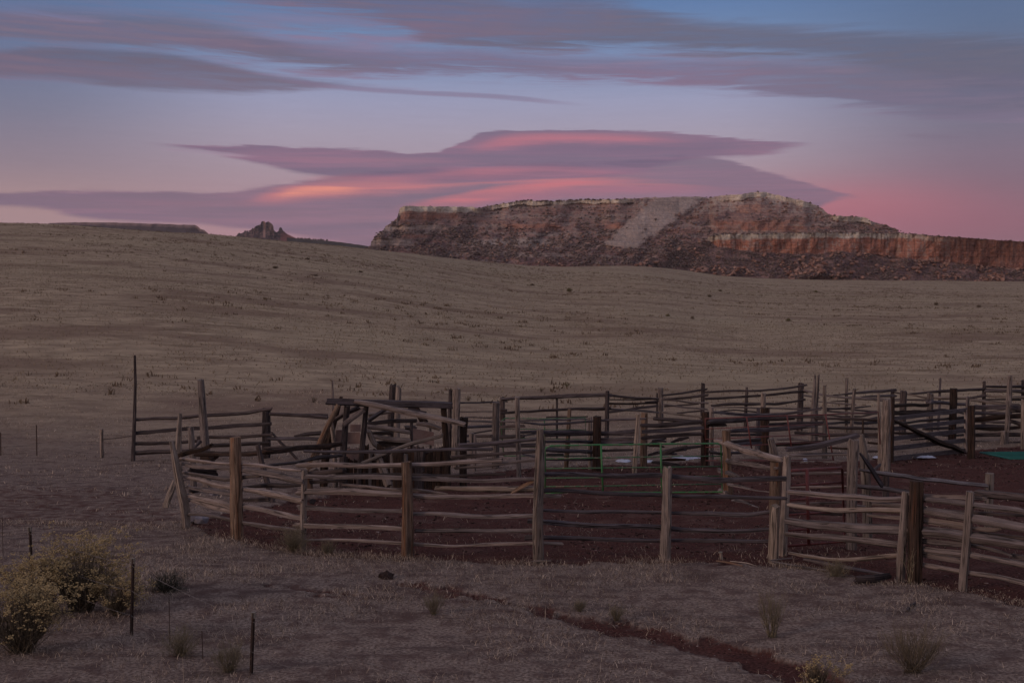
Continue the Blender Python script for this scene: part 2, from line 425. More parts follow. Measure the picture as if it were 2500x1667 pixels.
c = streak(c, [(-900, 490), (300, 492), (500, 494), (700, 480), (3300, 600)], [(-900, 500), (300, 503), (500, 506), (700, 500), (3300, 610)], lin((150, 108, 126)), .5, 6, 8, .8, (250, 400, 560, 700))
def line(c, pts, th, colr, op, fade):
    return streak(c, [(x_, y_-th/2) for x_, y_ in pts], [(x_, y_+th/2) for x_, y_ in pts], colr, op, th*.8, th*1.1, .5, fade)
c = line(c, [(-900, 500), (700, 470), (900, 461), (1100, 452), (1350, 440), (1600, 436), (3300, 470)], 5, lin((202, 120, 124)), .7, (850, 1000, 1400, 1620))
c = line(c, [(-900, 560), (950, 496), (1250, 463), (1500, 452), (1750, 458), (3300, 560)], 5, lin((196, 116, 124)), .7, (980, 1150, 1550, 1800))
c = line(c, [(-900, 400), (700, 388), (900, 392), (1100, 392), (3300, 420)], 9, lin((150, 108, 128)), .6, (620, 760, 1000, 1200))
c = line(c, [(-900, 380), (1150, 372), (1300, 362), (1550, 364), (1800, 366), (3300, 400)], 20, lin((106, 92, 118)), .75, (1150, 1350, 1700, 1880))
c = line(c, [(-900, 490), (0, 485), (300, 480), (550, 484), (3300, 560)], 18, lin((108, 96, 116)), .6, (-600, -500, 420, 640))
c = line(c, [(-900, 460), (900, 428), (1150, 432), (1400, 424), (3300, 500)], 10, lin((110, 94, 120)), .6, (860, 1050, 1300, 1500))
c = streak(c, [(-900, 300), (2200, 328), (2280, 330), (2400, 333), (3300, 350)], [(-900, 310), (2200, 334), (2280, 341), (2400, 337), (3300, 360)], lin((116, 98, 120)), .5, 5, 5, .4, (2180, 2240, 2320, 2400))
# lens-side variation: fine grain of the air
c = wt.mix(1., c, wt.ramp(n4*.5+n2*.5, [(0., (.93, .93, .93)), (1., (1.07, 1.07, 1.07))]), 'MULTIPLY')
# rest of the dome: dimmer blue overhead, warm dusk band behind the camera
upc = wt.ramp(wt.math('MAXIMUM', Z_, 0.), [(0., (.42, .35, .38)), (.25, (.37, .34, .40)), (.6, (.34, .34, .43)), (1., (.32, .335, .45))])
front = wt.smooth(.62, .80, wt.math('DIVIDE', Y_, wt.math('SQRT', X_*X_+Y_*Y_+1e-4)))
lowf = wt.smooth(.36, .27, EL)
c = wt.mix(front*lowf, upc, c)
WARM = wt.math('MAXIMUM', (X_*-.80+Y_*-.60), 0.)
wl = wt.math('POWER', WARM, 2.)*wt.smooth(.6, .0, wt.math('ABSOLUTE', Z_))
c = wt.mix(wl, c, (1.45, 1.05, .88))
SUN_EL, SUN_ROT = rad(4.0), math.atan2(-.80, -.60)
sky = wt.node('ShaderNodeTexSky', sky_type='NISHITA'); sky.sun_disc = False
sky.sun_elevation = SUN_EL; sky.sun_rotation = SUN_ROT; sky.altitude = 1800
skyc = wt.mix(1., sky.outputs[0], (.006, .006, .006), 'MULTIPLY')
c = wt.mix(1., c, skyc, 'ADD')
wt.put(bg.inputs[0], c); bg.inputs[1].default_value = 1.0
W.cycles.sampling_method = 'MANUAL'; W.cycles.sample_map_resolution = 512

sun = bpy.data.lights.new('sun', 'SUN'); sun.energy = .95; sun.angle = rad(12); sun.color = (1., .72, .55)
so = bpy.data.objects.new('sun', sun); col.objects.link(so)
so.rotation_euler = (rad(90)-rad(15), 0, 0)
import mathutils
dirv = mathutils.Vector((.86, .50, -.27)).normalized()
so.rotation_euler = dirv.to_track_quat('-Z', 'Y').to_euler()

cam = bpy.data.cameras.new('camera'); cam.sensor_width = 36; cam.lens = F/2500*36; cam.clip_end = 30000; cam.clip_start = .1
co = bpy.data.objects.new('camera', cam); col.objects.link(co); co.rotation_euler = (rad(90)+P, 0, 0); sc.camera = co
sc.view_settings.view_transform = 'Standard'; sc.view_settings.look = 'None'
sc.render.engine = 'CYCLES'

# ------------------------------------------------ materials
def wood(name, c1, c2, c3, streak=.5, rough=.9, k=.66):
    c1, c2, c3 = (tuple(v*k for v in c_) for c_ in (c1, c2, c3))
    m, t, b = material(name)
    uvn = t.node('ShaderNodeUVMap'); uvn.uv_map = 'UVMap'
    sp_ = t.node('ShaderNodeSeparateXYZ'); t.L.new(uvn.outputs[0], sp_.inputs[0])
    U, Vv = V(t, sp_.outputs[0]), V(t, sp_.outputs[1])
    oi = t.node('ShaderNodeObjectInfo'); rnd = V(t, oi.outputs['Random'])
    g = t.noise(t.comb(U*26., Vv*1.6, rnd*50.), 1., 5., .65)
    ck = t.math('ABSOLUTE', t.noise(t.comb(U*15., Vv*.55, rnd*70.), 1., 2., .5)-.5)
    g2 = t.noise(t.comb(U*9., Vv*.8, rnd*90.), 1., 3., .6)
    big = t.noise(t.comb(U*4., Vv*2.5, rnd*30.), 1., 3., .6)
    base = t.mix(t.smooth(.35, .65, g), c1, c2)
    base = t.mix(t.smooth(.5, .68, g2)*streak, base, c3)
    base = t.mix(t.smooth(.54, .60, g)*t.smooth(.40, .55, g2)*.9, base, tuple(k*.14 for k in c1))
    base = t.mix(t.smooth(.035, .012, ck)*.8, base, tuple(k*.12 for k in c1))
    base = t.mix(t.smooth(.35, .7, big)*.45, base, tuple(k*.45 for k in c1))
    base = t.mix(1., base, t.ramp(rnd, [(0., (.62, .62, .64)), (.5, (.95, .93, .92)), (1., (1.25, 1.2, 1.12))]), 'MULTIPLY')
    t.put(b.inputs['Base Color'], base); b.inputs['Roughness'].default_value = rough
    b.inputs['Specular IOR Level'].default_value = .15
    bump(t, b, g*.7+g2*.6, .9, .012)
    return m
M = {}
M['grey'] = wood('weathered_grey_wood', (.21, .17, .16), (.35, .29, .275), (.16, .105, .085), .4, k=.72)
M['tan'] = wood('weathered_tan_wood', (.24, .19, .168), (.38, .315, .28), (.20, .125, .092), .45, k=.82)
M['orange'] = wood('orange_heartwood', (.20, .125, .09), (.30, .215, .165), (.24, .10, .05), .85, k=.82)
M['dark'] = wood('dark_pole_wood', (.085, .066, .07), (.15, .118, .12), (.05, .034, .034), .6)
M['slate'] = wood('blue_grey_pole_wood', (.11, .095, .112), (.185, .155, .175), (.08, .06, .068), .5)
M['rail'] = wood('silvered_rail_wood', (.22, .178, .178), (.35, .29, .285), (.12, .085, .07), .5, k=.74)
M['black'] = wood('tarred_dark_wood', (.045, .03, .027), (.08, .05, .04), (.15, .06, .03), .45)
def metal(name, c1, c2, amt=.5, rough=.6):
    m, t, b = material(name)
    tcn = t.node('ShaderNodeTexCoord'); n = t.noise(tcn.outputs['Object'], 9., 4., .6)
    t.put(b.inputs['Base Color'], t.mix(t.smooth(.5, .62, n)*amt, c1, c2)); b.inputs['Roughness'].default_value = rough
    b.inputs['Specular IOR Level'].default_value = .3
    return m
M['green'] = metal('green_painted_pipe', (.03, .135, .045), (.10, .10, .07), .7)
M['dullgreen'] = metal('rust_worn_green_pipe', (.035, .10, .045), (.14, .11, .085), .9)
M['teal'] = metal('teal_painted_pipe', (.003, .08, .075), (.01, .06, .06), .5)
M['red'] = metal('red_painted_pipe', (.11, .028, .028), (.06, .02, .02), .7)
M['steel'] = metal('rusty_fence_steel', (.035, .02, .016), (.07, .035, .025), .7, .8)
M['steeltop'] = metal('pale_post_tip', (.16, .14, .12), (.08, .05, .04), .7, .8)
M['wire'] = metal('old_wire', (.12, .10, .095), (.07, .045, .035), .7, .6)
def flat_mat(name, c1, c2, scale=6., rough=.95):
    m, t, b = material(name)
    tcn = t.node('ShaderNodeTexCoord'); n = t.noise(tcn.outputs['Object'], scale, 4., .6)
    t.put(b.inputs['Base Color'], t.mix(t.smooth(.35, .65, n), c1, c2)); b.inputs['Roughness'].default_value = rough
    b.inputs['Specular IOR Level'].default_value = .1
    return m
M['snow'] = flat_mat('old_snow', (.42, .43, .52), (.32, .32, .38), 3., .7)
M['board'] = flat_mat('pinkish_board', (.20, .13, .12), (.26, .18, .165), 5.)
M['dung'] = flat_mat('dried_dung', (.02, .013, .012), (.045, .028, .024), 30.)
M['stone'] = flat_mat('blue_grey_stone', (.10, .09, .11), (.18, .16, .18), 8.)
def attr_mat(name, lo, hi, a2=None, rough=.95):
    m, t, b = material(name)
    an = t.node('ShaderNodeAttribute', attribute_name='tone'); f = V(t, an.outputs['Fac'])
    stops = [(0., lo), (1., hi)] if a2 is None else [(0., lo), (.5, a2), (1., hi)]
    t.put(b.inputs['Base Color'], t.ramp(f, stops)); b.inputs['Roughness'].default_value = rough
    b.inputs['Specular IOR Level'].default_value = .05
    return m
M['grass'] = attr_mat('dry_grass', (.05, .037, .034), (.50, .40, .32), (.185, .142, .12))
M['fargrass'] = attr_mat('far_dry_grass', (.09, .062, .045), (.25, .20, .14), (.15, .115, .085))
M['stem'] = attr_mat('rabbitbrush_stems', (.07, .055, .045), (.24, .19, .13))
M['head'] = attr_mat('rabbitbrush_seed_heads', (.17, .12, .06), (.38, .285, .155))
M['sage'] = attr_mat('sage_stems', (.025, .022, .02), (.11, .105, .08))
M['paleweed'] = attr_mat('pale_weed_stems', (.10, .085, .06), (.26, .21, .15))
M['brush'] = attr_mat('mesa_brush', (.09, .064, .064), (.17, .125, .11))
M['rockbit'] = attr_mat('red_boulder', (.15, .075, .06), (.27, .17, .14))
M['bushdark'] = attr_mat('dull_pasture_bush', (.10, .075, .06), (.19, .15, .11))
M['bushgreen'] = attr_mat('yellow_green_bush', (.11, .092, .055), (.21, .18, .105))
# ------------------------------------------------ ground sheet
m, t, b = material('prairie_ground'); M['ground'] = m
geo = t.node('ShaderNodeNewGeometry'); sp_ = t.node('ShaderNodeSeparateXYZ'); t.L.new(geo.outputs['Position'], sp_.inputs[0])
PX, PY = V(t, sp_.outputs[0]), V(t, sp_.outputs[1])
at_ = t.node('ShaderNodeAttribute', attribute_name='soil'); SO = V(t, at_.outputs['Fac'])
at2 = t.node('ShaderNodeAttribute', attribute_name='far'); FA = V(t, at2.outputs['Fac'])
pos = t.comb(PX, PY)
f1 = t.noise(pos, 22., 4., .65); f2 = t.noise(pos, 3.2, 4., .6); f3 = t.noise(t.comb(PX*.05, PY*.12), 1., 4., .6)
f4 = t.noise(t.comb(PX*.35, PY*.9), 1., 5., .65); f5 = t.noise(t.comb(PX*.012, PY*.02), 1., 3., .5)
f6 = t.noise(t.comb(PX*.10, PY*.34), 1., 6., .68, .6)
gr = t.mix(t.smooth(.35, .65, f1), (.095, .066, .056), (.26, .198, .168))
gr = t.mix(t.smooth(.42, .66, f2)*.7, gr, (.085, .052, .047))
gr = t.mix(t.smooth(.50, .70, t.noise(pos, .8, 4., .6))*.7, gr, (.075, .046, .041))
gr = t.mix(t.smooth(.52, .66, t.noise(t.comb(PX*.9+4., PY*2.6), 1., 5., .65))*.6, gr, (.065, .045, .043))
gf = t.mix(t.smooth(.3, .7, f4), (.18, .138, .108), (.33, .265, .20))
gf = t.mix(t.smooth(.46, .64, f3)*.65, gf, (.135, .09, .075))
gf = t.mix(t.smooth(.59, .67, f6)*.55, gf, (.085, .06, .045))
f7 = t.noise(t.comb(PX*.22+5., PY*.6), 1., 6., .7, .8)
gf = t.mix(t.smooth(.56, .68, f7)*.5, gf, (.10, .072, .05))
gf = t.mix(t.smooth(.60, .72, t.noise(t.comb(PX*.25, PY*.5+9.), 1., 5., .7))*.5, gf, (.40, .33, .245))
gf = t.mix(t.smooth(.45, .65, f5)*.4, gf, (.27, .225, .165))
gf = t.mix(1., gf, (1.05, 1., .93), 'MULTIPLY')
g_ = t.mix(FA, gr, gf)
so1 = t.mix(t.smooth(.3, .7, f1), (.020, .009, .0085), (.10, .045, .038))
so1 = t.mix(t.smooth(.45, .65, f2)*.6, so1, (.075, .03, .026))
so1 = t.mix(t.smooth(.5, .7, t.noise(pos, 1.1, 4., .6))*.6, so1, (.11, .065, .055))
so1 = t.mix(t.smooth(.70, .73, t.noise(pos, 14., 2., .5)), so1, (.22, .16, .15))
g_ = t.mix(t.smooth(.30, .62, SO+(f2-.5)*.5+(f1-.5)*.4), g_, so1)
t.put(b.inputs['Base Color'], g_); b.inputs['Roughness'].default_value = 1.; b.inputs['Specular IOR Level'].default_value = .02
bump(t, b, f1*.5+f2, .8, .06)

rs = np.concatenate([np.linspace(-400, -12, 14), np.linspace(-10, 9, 20), 1/np.linspace(1/9.4, 1/60., 420), np.exp(np.linspace(np.log(61), np.log(1000), 260)), np.exp(np.linspace(np.log(1050), np.log(5600), 24))])
us = np.concatenate([np.linspace(-1.6, -.62, 18), np.linspace(-.6, .6, 620), np.linspace(.62, 1.6, 18)])
Yg, Ug = np.meshgrid(rs, us, indexing='ij')
Xg = Ug*np.maximum(Yg, 25+0*Yg)*1.0
Xg = Ug*np.where(Yg > 9, Yg, 9+(9-Yg)*.8)
Zg = ground_z(Xg, Yg)
soil = np.zeros(Yg.shape); sel = (Yg > 9.3) & (Yg < 62)
soil[sel] = soil_mask(Xg[sel], Yg[sel])
far = sstep(32, 70, Yg)
Zg = Zg-.05*sstep(.3, .6, soil)+sel*sstep(.3, .6, soil)*.035*fbm(Xg*3, Yg*3, 77, 3)
# a shallow scarp or two on the left hill, where the grass is stepped
ground = mesh_np('ground', np.stack([Xg, Yg, Zg], -1).reshape(-1, 3), grid_faces(*Yg.shape), M['ground'], {'soil': soil.ravel(), 'far': far.ravel()}, smooth=True)
tag(ground, kind='structure')

# ------------------------------------------------ grass
rng = np.random.default_rng(5)
def blades(Xb, Yb, h, w, lean, tone, zoff=0., n=1):
    N = len(Xb); az = rng.uniform(0, 2*math.pi, N)
    ln = lean*rng.uniform(.3, 1.6, N)
    dx, dy = np.cos(az), np.sin(az)
    Zb = ground_z(Xb, Yb)-.01+zoff
    wa = rng.uniform(0, math.pi, N)
    px_, py_ = np.cos(wa)*w/2, np.sin(wa)*w/2*.4
    b0 = np.stack([Xb-px_, Yb-py_, Zb], 1); b1 = np.stack([Xb+px_, Yb+py_, Zb], 1)
    lx = h*np.sin(ln)*dx; ly = h*np.sin(ln)*dy; lz = h*np.abs(np.cos(ln))
    m0 = np.stack([Xb-px_*.7+lx*.4, Yb-py_*.7+ly*.4, Zb+lz*.65], 1); m1 = np.stack([Xb+px_*.7+lx*.4, Yb+py_*.7+ly*.4, Zb+lz*.65], 1)
    tp = np.stack([Xb+lx, Yb+ly, Zb+lz], 1)
    v = np.stack([b0, b1, m0, m1, tp], 1).reshape(-1, 3)
    i = np.arange(N)*5
    f = np.concatenate([np.stack([i, i+1, i+3], 1), np.stack([i, i+3, i+2], 1), np.stack([i+2, i+3, i+4], 1)])
    tn = np.repeat(tone, 5); 
    return v, f, tn
def scatter(n, y0, y1, umax=.56):
    Y = np.sqrt(rng.uniform(y0**2, y1**2, n)); return rng.uniform(-umax, umax, n)*Y, Y
vs, fs, ts_ = [], [], []; off = 0
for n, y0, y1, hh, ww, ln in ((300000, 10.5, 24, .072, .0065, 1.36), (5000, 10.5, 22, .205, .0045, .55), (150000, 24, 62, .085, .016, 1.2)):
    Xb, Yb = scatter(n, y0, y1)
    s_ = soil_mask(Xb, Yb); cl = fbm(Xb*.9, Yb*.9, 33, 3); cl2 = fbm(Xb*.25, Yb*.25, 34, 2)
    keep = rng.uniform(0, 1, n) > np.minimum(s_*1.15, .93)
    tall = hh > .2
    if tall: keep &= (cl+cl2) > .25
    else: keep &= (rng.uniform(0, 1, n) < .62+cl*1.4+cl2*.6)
    keep &= rng.uniform(0, 1, n) < .35+.65*sstep(11, 17.5, Yb+1.5*cl2)  # vignette darkening put into the cover: fewer blades close to the camera
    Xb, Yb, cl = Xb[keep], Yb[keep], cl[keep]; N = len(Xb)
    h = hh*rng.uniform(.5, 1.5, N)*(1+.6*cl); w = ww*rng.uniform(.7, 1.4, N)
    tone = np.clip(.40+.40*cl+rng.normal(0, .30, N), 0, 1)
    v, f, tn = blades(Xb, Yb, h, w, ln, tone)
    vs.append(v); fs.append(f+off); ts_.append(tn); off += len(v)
# fringe of taller grass along the fence feet
FE = [(300, 1128), (330, 1122), (360, 1130), (440, 1288), (580, 1316), (700, 1345), (770, 1350), (996, 1366), (1315, 1376), (1624, 1370), (1905, 1382), (2000, 1395), (2120, 1415), (2232, 1428), (2350, 1440), (2500, 1470), (2600, 1490)]
fx, fy = [], []
for (x0, y0), (x1, y1) in zip(FE[3:], FE[4:]):
    nn = int(abs(x1-x0)*8)
    k = np.linspace(0, 1, 12); Ds = [gD(x0+(x1-x0)*q, y0+(y1-y0)*q) for q in k]
    q = rng.uniform(0, 1, nn); D = np.interp(q, k, Ds)+rng.normal(0, .22, nn)
    uu, _ = uv(x0+(x1-x0)*q, y0+(y1-y0)*q); fx.append(uu*D); fy.append(D)
fx = np.concatenate(fx); fy = np.concatenate(fy); kk = fbm(fx*1.3, fy*1.3, 35, 2)+rng.uniform(-.5, .5, len(fx)) > .05
fx, fy = fx[kk], fy[kk]
v, f, tn = blades(fx, fy, rng.uniform(.03, .10, len(fx))*(1+fbm(fx*.6, fy*.6, 36, 2)), rng.uniform(.005, .010, len(fx)), .85, np.clip(rng.normal(.5, .28, len(fx)), 0, 1))
vs.append(v); fs.append(f+off); ts_.append(tn); off += len(v)
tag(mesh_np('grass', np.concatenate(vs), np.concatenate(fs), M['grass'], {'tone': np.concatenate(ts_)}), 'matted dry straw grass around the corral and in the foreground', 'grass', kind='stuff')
# farther grass: clumps of a few broad blades
vs, fs, ts_ = [], [], []; off = 0
for n, y0, y1, hh, ww in ((110000, 60, 140, .16, .05), (100000, 140, 330, .20, .10), (50000, 330, 760, .25, .2)):
    Xb, Yb = scatter(n, y0, y1, .52)
    cl = fbm(Xb*.25, Yb*.5, 43, 3); cl2 = fbm(Xb*.03, Yb*.06, 44, 3)
    keep = rng.uniform(0, 1, n) < .55+cl*.9; Xb, Yb, cl, cl2 = Xb[keep], Yb[keep], cl[keep], cl2[keep]; N = len(Xb)
    tone = np.clip(.5+.35*cl2+rng.normal(0, .22, N), 0, 1)
    v, f, tn = blades(Xb, Yb, hh*rng.uniform(.4, 1.3, N), ww*rng.uniform(.6, 1.5, N), .9, tone)
    vs.append(v); fs.append(f+off); ts_.append(tn); off += len(v)
# dark drought weed clumps
Xb, Yb = scatter(9000, 55, 420, .52); cl = fbm(Xb*.04, Yb*.1, 45, 3); k_ = cl > .16
Xb, Yb = Xb[k_], Yb[k_]; Xb = np.repeat(Xb, 9)+rng.normal(0, .22, len(Xb)*9); Yb = np.repeat(Yb, 9)+rng.normal(0, .15, len(Yb)*9)
v, f, tn = blades(Xb, Yb, rng.uniform(.12, .38, len(Xb)), rng.uniform(.05, .12, len(Xb)), .6, rng.uniform(0, .22, len(Xb)))
vs.append(v); fs.append(f+off); ts_.append(tn); off += len(v)
tag(mesh_np('pasture_grass', np.concatenate(vs), np.concatenate(fs), M['fargrass'], {'tone': np.concatenate(ts_)}), 'thin straw coloured pasture grass on the wide slope behind the corral', 'grass', kind='stuff')

# ------------------------------------------------ mesas (lofted from base to rim, with their true depth)
m, t, b = material('mesa_rock'); M['mesa'] = m
an = t.node('ShaderNodeAttribute', attribute_name='albedo'); geo = t.node('ShaderNodeNewGeometry')
q1 = t.noise(geo.outputs['Position'], .35, 5., .65); q2 = t.noise(geo.outputs['Position'], .07, 4., .6)
sp_ = t.node('ShaderNodeSeparateXYZ'); t.L.new(geo.outputs['Position'], sp_.inputs[0])
q3 = t.noise(t.comb(V(t, sp_.outputs[0])*.02, V(t, sp_.outputs[2])*.9), 1., 4., .6)
cc = t.mix(1., an.outputs['Color'], t.ramp(q1, [(.25, (.72, .71, .72)), (.5, (1., 1., 1.)), (.75, (1.25, 1.24, 1.22))]), 'MULTIPLY')
cc = t.mix(.6, cc, t.mix(1., cc, t.ramp(q3, [(.3, (.6, .58, .6)), (.6, (1.2, 1.2, 1.2))]), 'MULTIPLY'))
t.put(b.inputs['Base Color'], cc); b.inputs['Roughness'].default_value = 1.; b.inputs['Specular IOR Level'].default_value = .02
bump(t, b, q1+q2*2., 1., 2.5)

CREAM = np.array([.47, .40, .335]); PALE = np.array([.32, .26, .23]); RED = np.array([.32, .145, .105]); RUST = np.array([.20, .095, .075])
TALUS = np.array([.25, .155, .135]); DTAL = np.array([.13, .083, .084]); SCREE = np.array([.33, .262, .235])
def loft(name, x0, x1, dx, top, base, D0, nrow, slope, albedo, amp, seed, extra_top=500., matname='mesa', skirt=6., jag=1., calm=None):
    xs = np.arange(x0, x1+.1, dx); nc = len(xs)
    yt = np.interp(xs, [p[0] for p in top], [p[1] for p in top])+jag*(1.6*fbm(xs*.12, 0, seed, 3)+.8*(vnoise(xs*.4, 0, seed+4)-.5))
    yb = np.interp(xs, [p[0] for p in base], [p[1] for p in base])
    yt = np.minimum(yt, yb-.5)
    d0 = D0(xs) if callable(D0) else np.full(nc, float(D0))
    T = np.linspace(0, 1, nrow)[:, None]
    PYm = yb+(yt-yb)*T; PXm = np.broadcast_to(xs, PYm.shape)
    wx = PXm+9*fbm(PXm*.03, PYm*.05, seed+1, 3); wy = PYm+5*fbm(PXm*.04, PYm*.08, seed+2, 3)
    sl = slope(wx, wy, PXm, PYm, yt, yb)
    vv = v_of(PYm)
    D = np.zeros(PYm.shape); D[0] = d0
    for i in range(1, nrow):
        dv = np.maximum(vv[i]-vv[i-1], 0)
        D[i] = D[i-1]+D[i-1]*dv/np.maximum(sl[i]-vv[i], .05)
    edge = sstep(0, .12, T)
    cliff = sstep(1., 2.2, sl)
    gul = fbm(PXm*.014+PYm*.012, PYm*.006, seed+5, 3)
    flut = fbm(PXm*.055+PYm*.01, PYm*.008, seed+6, 3); rg = fbm(PXm*.14, PYm*.2, seed+7, 3)
    if calm: edge = edge*(1-.85*calm(wx, wy, yt))
    D = D+edge*amp*(gul*1.1*(1-.3*cliff)+flut*.13*(.35+cliff)+rg*.05)
    alb = albedo(wx, wy, PXm, PYm, yt, yb)
    u, _ = uv(PXm, PYm)
    X = u*D; Z = vv*D
    rows = [np.stack([X, D, Z], -1)]; al = [alb]
    sk = np.stack([X[0], D[0]-1, Z[0]-skirt], -1)[None]
    tp = np.stack([X[-1]*(1+extra_top/D[-1]), D[-1]+extra_top, Z[-1]+0*X[-1]-2], -1)[None]
    tp1 = np.stack([X[-1]*(1+extra_top*.06/D[-1]), D[-1]+extra_top*.06, Z[-1]-.6], -1)[None]
    G = np.concatenate([sk]+rows+[tp1, tp]); A_ = np.concatenate([alb[:1], alb, alb[-1:], alb[-1:]])
    nz = (.86+.28*vnoise(G[..., 0]*.1, G[..., 2]*.1, seed+8))[..., None]
    A4 = np.concatenate([A_*nz, np.ones(A_.shape[:2]+(1,))], -1)
    o = mesh_np(name, G.reshape(-1, 3), grid_faces(G.shape[0], nc)[:, ::-1].copy(), M[matname], {'albedo': A4.reshape(-1, 4)}, smooth=False)
    return o, (PXm, PYm, X, D, Z, sl, alb)
def mixc(a, b_, f): return a*(1-f[..., None])+b_*f[..., None]
def bx_(wx, wy, xa, xb, ya, yb_, s=4., sx_=14.):
    return sstep(xa-sx_, xa+sx_, wx)*sstep(xb+sx_, xb-sx_, wx)*sstep(ya-s, ya+s, wy)*sstep(yb_+s, yb_-s, wy)
TOPA = [(903, 606), (906, 592), (914, 580), (922, 570), (930, 566), (938, 560), (941, 553), (955, 545), (970, 532), (973, 520), (977, 508), (986, 503), (1050, 504), (1155, 505), (1165, 508), (1200, 502), (1250, 494), (1280, 490), (1360, 491), (1400, 488), (1500, 487), (1560, 484), (1600, 482), (1700, 480), (1735, 483), (1745, 479), (1800, 475), (1822, 473), (1832, 470), (1868, 470), (1905, 478), (1935, 485), (1960, 490), (1985, 498), (2008, 510), (2022, 522), (2035, 527), (2060, 527), (2112, 531), (2122, 536), (2127, 542), (2160, 548), (2180, 556), (2192, 566), (2215, 574)]
BASEA = [(903, 616), (1000, 630), (1200, 655), (1450, 662), (1600, 655), (2300, 640)]
def reg(wx, wy, yt):
    """masks of the strata of the big mesa"""
    dt = wy-yt
    rim = sstep(17, 10, dt)*sstep(960, 975, wx)*sstep(1185, 1160, wx)
    rim2 = sstep(13, 7, dt)*sstep(1180, 1220, wx)*sstep(1560, 1520, wx)
    rim3 = sstep(17, 10, dt)*sstep(1735, 1800, wx)*sstep(2000, 1960, wx)+sstep(14, 9, dt)*sstep(2030, 2040, wx)*sstep(2135, 2120, wx)
    red1 = bx_(wx, wy, 968, 1120, 515, 534)
    led1 = bx_(wx, wy, 905, 1085, 551, 563, 3); led1b = bx_(wx, wy, 980, 1040, 572, 584, 3)
    led2 = bx_(wx, wy, 1230, 1370, 546, 556, 3); led2b = bx_(wx, wy, 1480, 1535, 545, 560, 4)
    led3 = bx_(wx, wy, 1745, 1965, 540, 566, 4); led3b = bx_(wx, wy, 1800, 1860, 500, 518, 4)
    palelo = bx_(wx, wy, 1120, 1350, 584, 598, 4, 40); foot = bx_(wx, wy, 900, 1010, 582, 600, 5)
    # scree fan
    fan = sstep(-10, 8, wx-(1600-(wy-485)*1.13)+6*fbm(wx*.09, wy*.12, 88, 3))*sstep(-10, 14, (1716-(wy-482)*1.30)-wx+14*fbm(wx*.06, wy*.08, 89, 3))*sstep(606, 598, wy-(wx-1470)*.04)*sstep(1455, 1475, wx)
    return rim, rim2, rim3, red1, led1, led1b, led2, led2b, led3, led3b, palelo, foot, fan
def slopeA(wx, wy, px, py, yt, yb):
    rim, rim2, rim3, red1, led1, led1b, led2, led2b, led3, led3b, palelo, foot, fan = reg(wx, wy, yt)
    k = np.clip(rim+rim2+rim3+red1+led1*.8+led1b*.5+led2*.7+led2b*.7+led3+led3b*.4+foot*.6, 0, 1)*(1-fan)
    return .62+.12*fan+2.8*k
def albA(wx, wy, px, py, yt, yb):
    rim, rim2, rim3, red1, led1, led1b, led2, led2b, led3, led3b, palelo, foot, fan = reg(wx, wy, yt)
    n = fbm(wx*.05, wy*.09, 91, 4); n2_ = fbm(wx*.15, wy*.2, 92, 3)
    c_ = mixc(np.broadcast_to(TALUS, wx.shape+(3,)), DTAL, sstep(-.1, .35, n+(wy-570)*.004))
    c_ = mixc(c_, PALE*.8, sstep(.1, .45, n2_)*.6)
    sb_ = fbm(wx*.006, wy*.22, 93, 3); c_ = mixc(c_, PALE*.95, sstep(.12, .4, sb_)*.45); c_ = mixc(c_, RUST*.9, sstep(-.15, -.42, sb_)*.45)
    up = sstep(52, 12, wy-yt)*sstep(1520, 1620, wx)*sstep(2130, 1900, wx)
    c_ = mixc(c_, PALE*1.1, up*.75*sstep(-.4, .2, n2_))
    c_ = mixc(c_, PALE, palelo*.8); c_ = mixc(c_, PALE*1.05, foot*.7)
    c_ = mixc(c_, RED*.95, np.clip(red1*.7+led2*.7+led2b*.9+led3*.8*sstep(-.5, .2, n)+led3b*.5+led1b*.5, 0, 1)*(.45+.55*sstep(-.35, .15, n2_))*.9)
    c_ = mixc(c_, PALE*1.02+RED*.12, led1*.8)
    c_ = mixc(c_, CREAM, np.clip(rim+rim2*.9+rim3*.85, 0, 1))
    c_ = mixc(c_, SCREE, fan*(.86+.12*n2_))
    return c_
mA, dA = loft('mesa', 903, 2215, 1.7, TOPA, BASEA, 900, 150, slopeA, albA, 14., 11, calm=lambda wx, wy, yt: reg(wx, wy, yt)[-1])
tag(mA, kind='structure')
TOPB = [(1560, 648), (1575, 640), (1600, 628), (1640, 612), (1690, 597), (1720, 586), (1732, 578), (1745, 573), (1800, 572), (1850, 570), (1950, 569), (2050, 568), (2130, 569), (2200, 569), (2260, 574), (2320, 578), (2400, 584), (2500, 590), (2700, 602), (3000, 625)]
BASEB = [(1560, 650), (1580, 652), (1605, 664), (1650, 672), (1700, 676), (1800, 682), (1900, 683), (1960, 679), (2050, 677), (2120, 680), (2170, 684), (2300, 684), (2400, 687), (2500, 686), (3000, 690)]
CB = [(1560, 560), (1715, 578), (1735, 590), (1755, 603), (1850, 614), (1960, 620), (2050, 613), (2110, 617), (2200, 627), (2300, 640), (2400, 648), (2500, 655), (3000, 670)]
_cx = [p[0] for p in CB]; _cy = [p[1] for p in CB]
def cliffB(wx, wy):
    return sstep(3, -2, wy-np.interp(wx, _cx, _cy)-3*fbm(wx*.06, 0, 95, 3))*sstep(1712, 1745, wx+8*fbm(wy*.1, wx*.02, 94, 2))
def slopeB(wx, wy, px, py, yt, yb): return .60+4.2*cliffB(wx*.15+px*.85, wy*.4+py*.6)
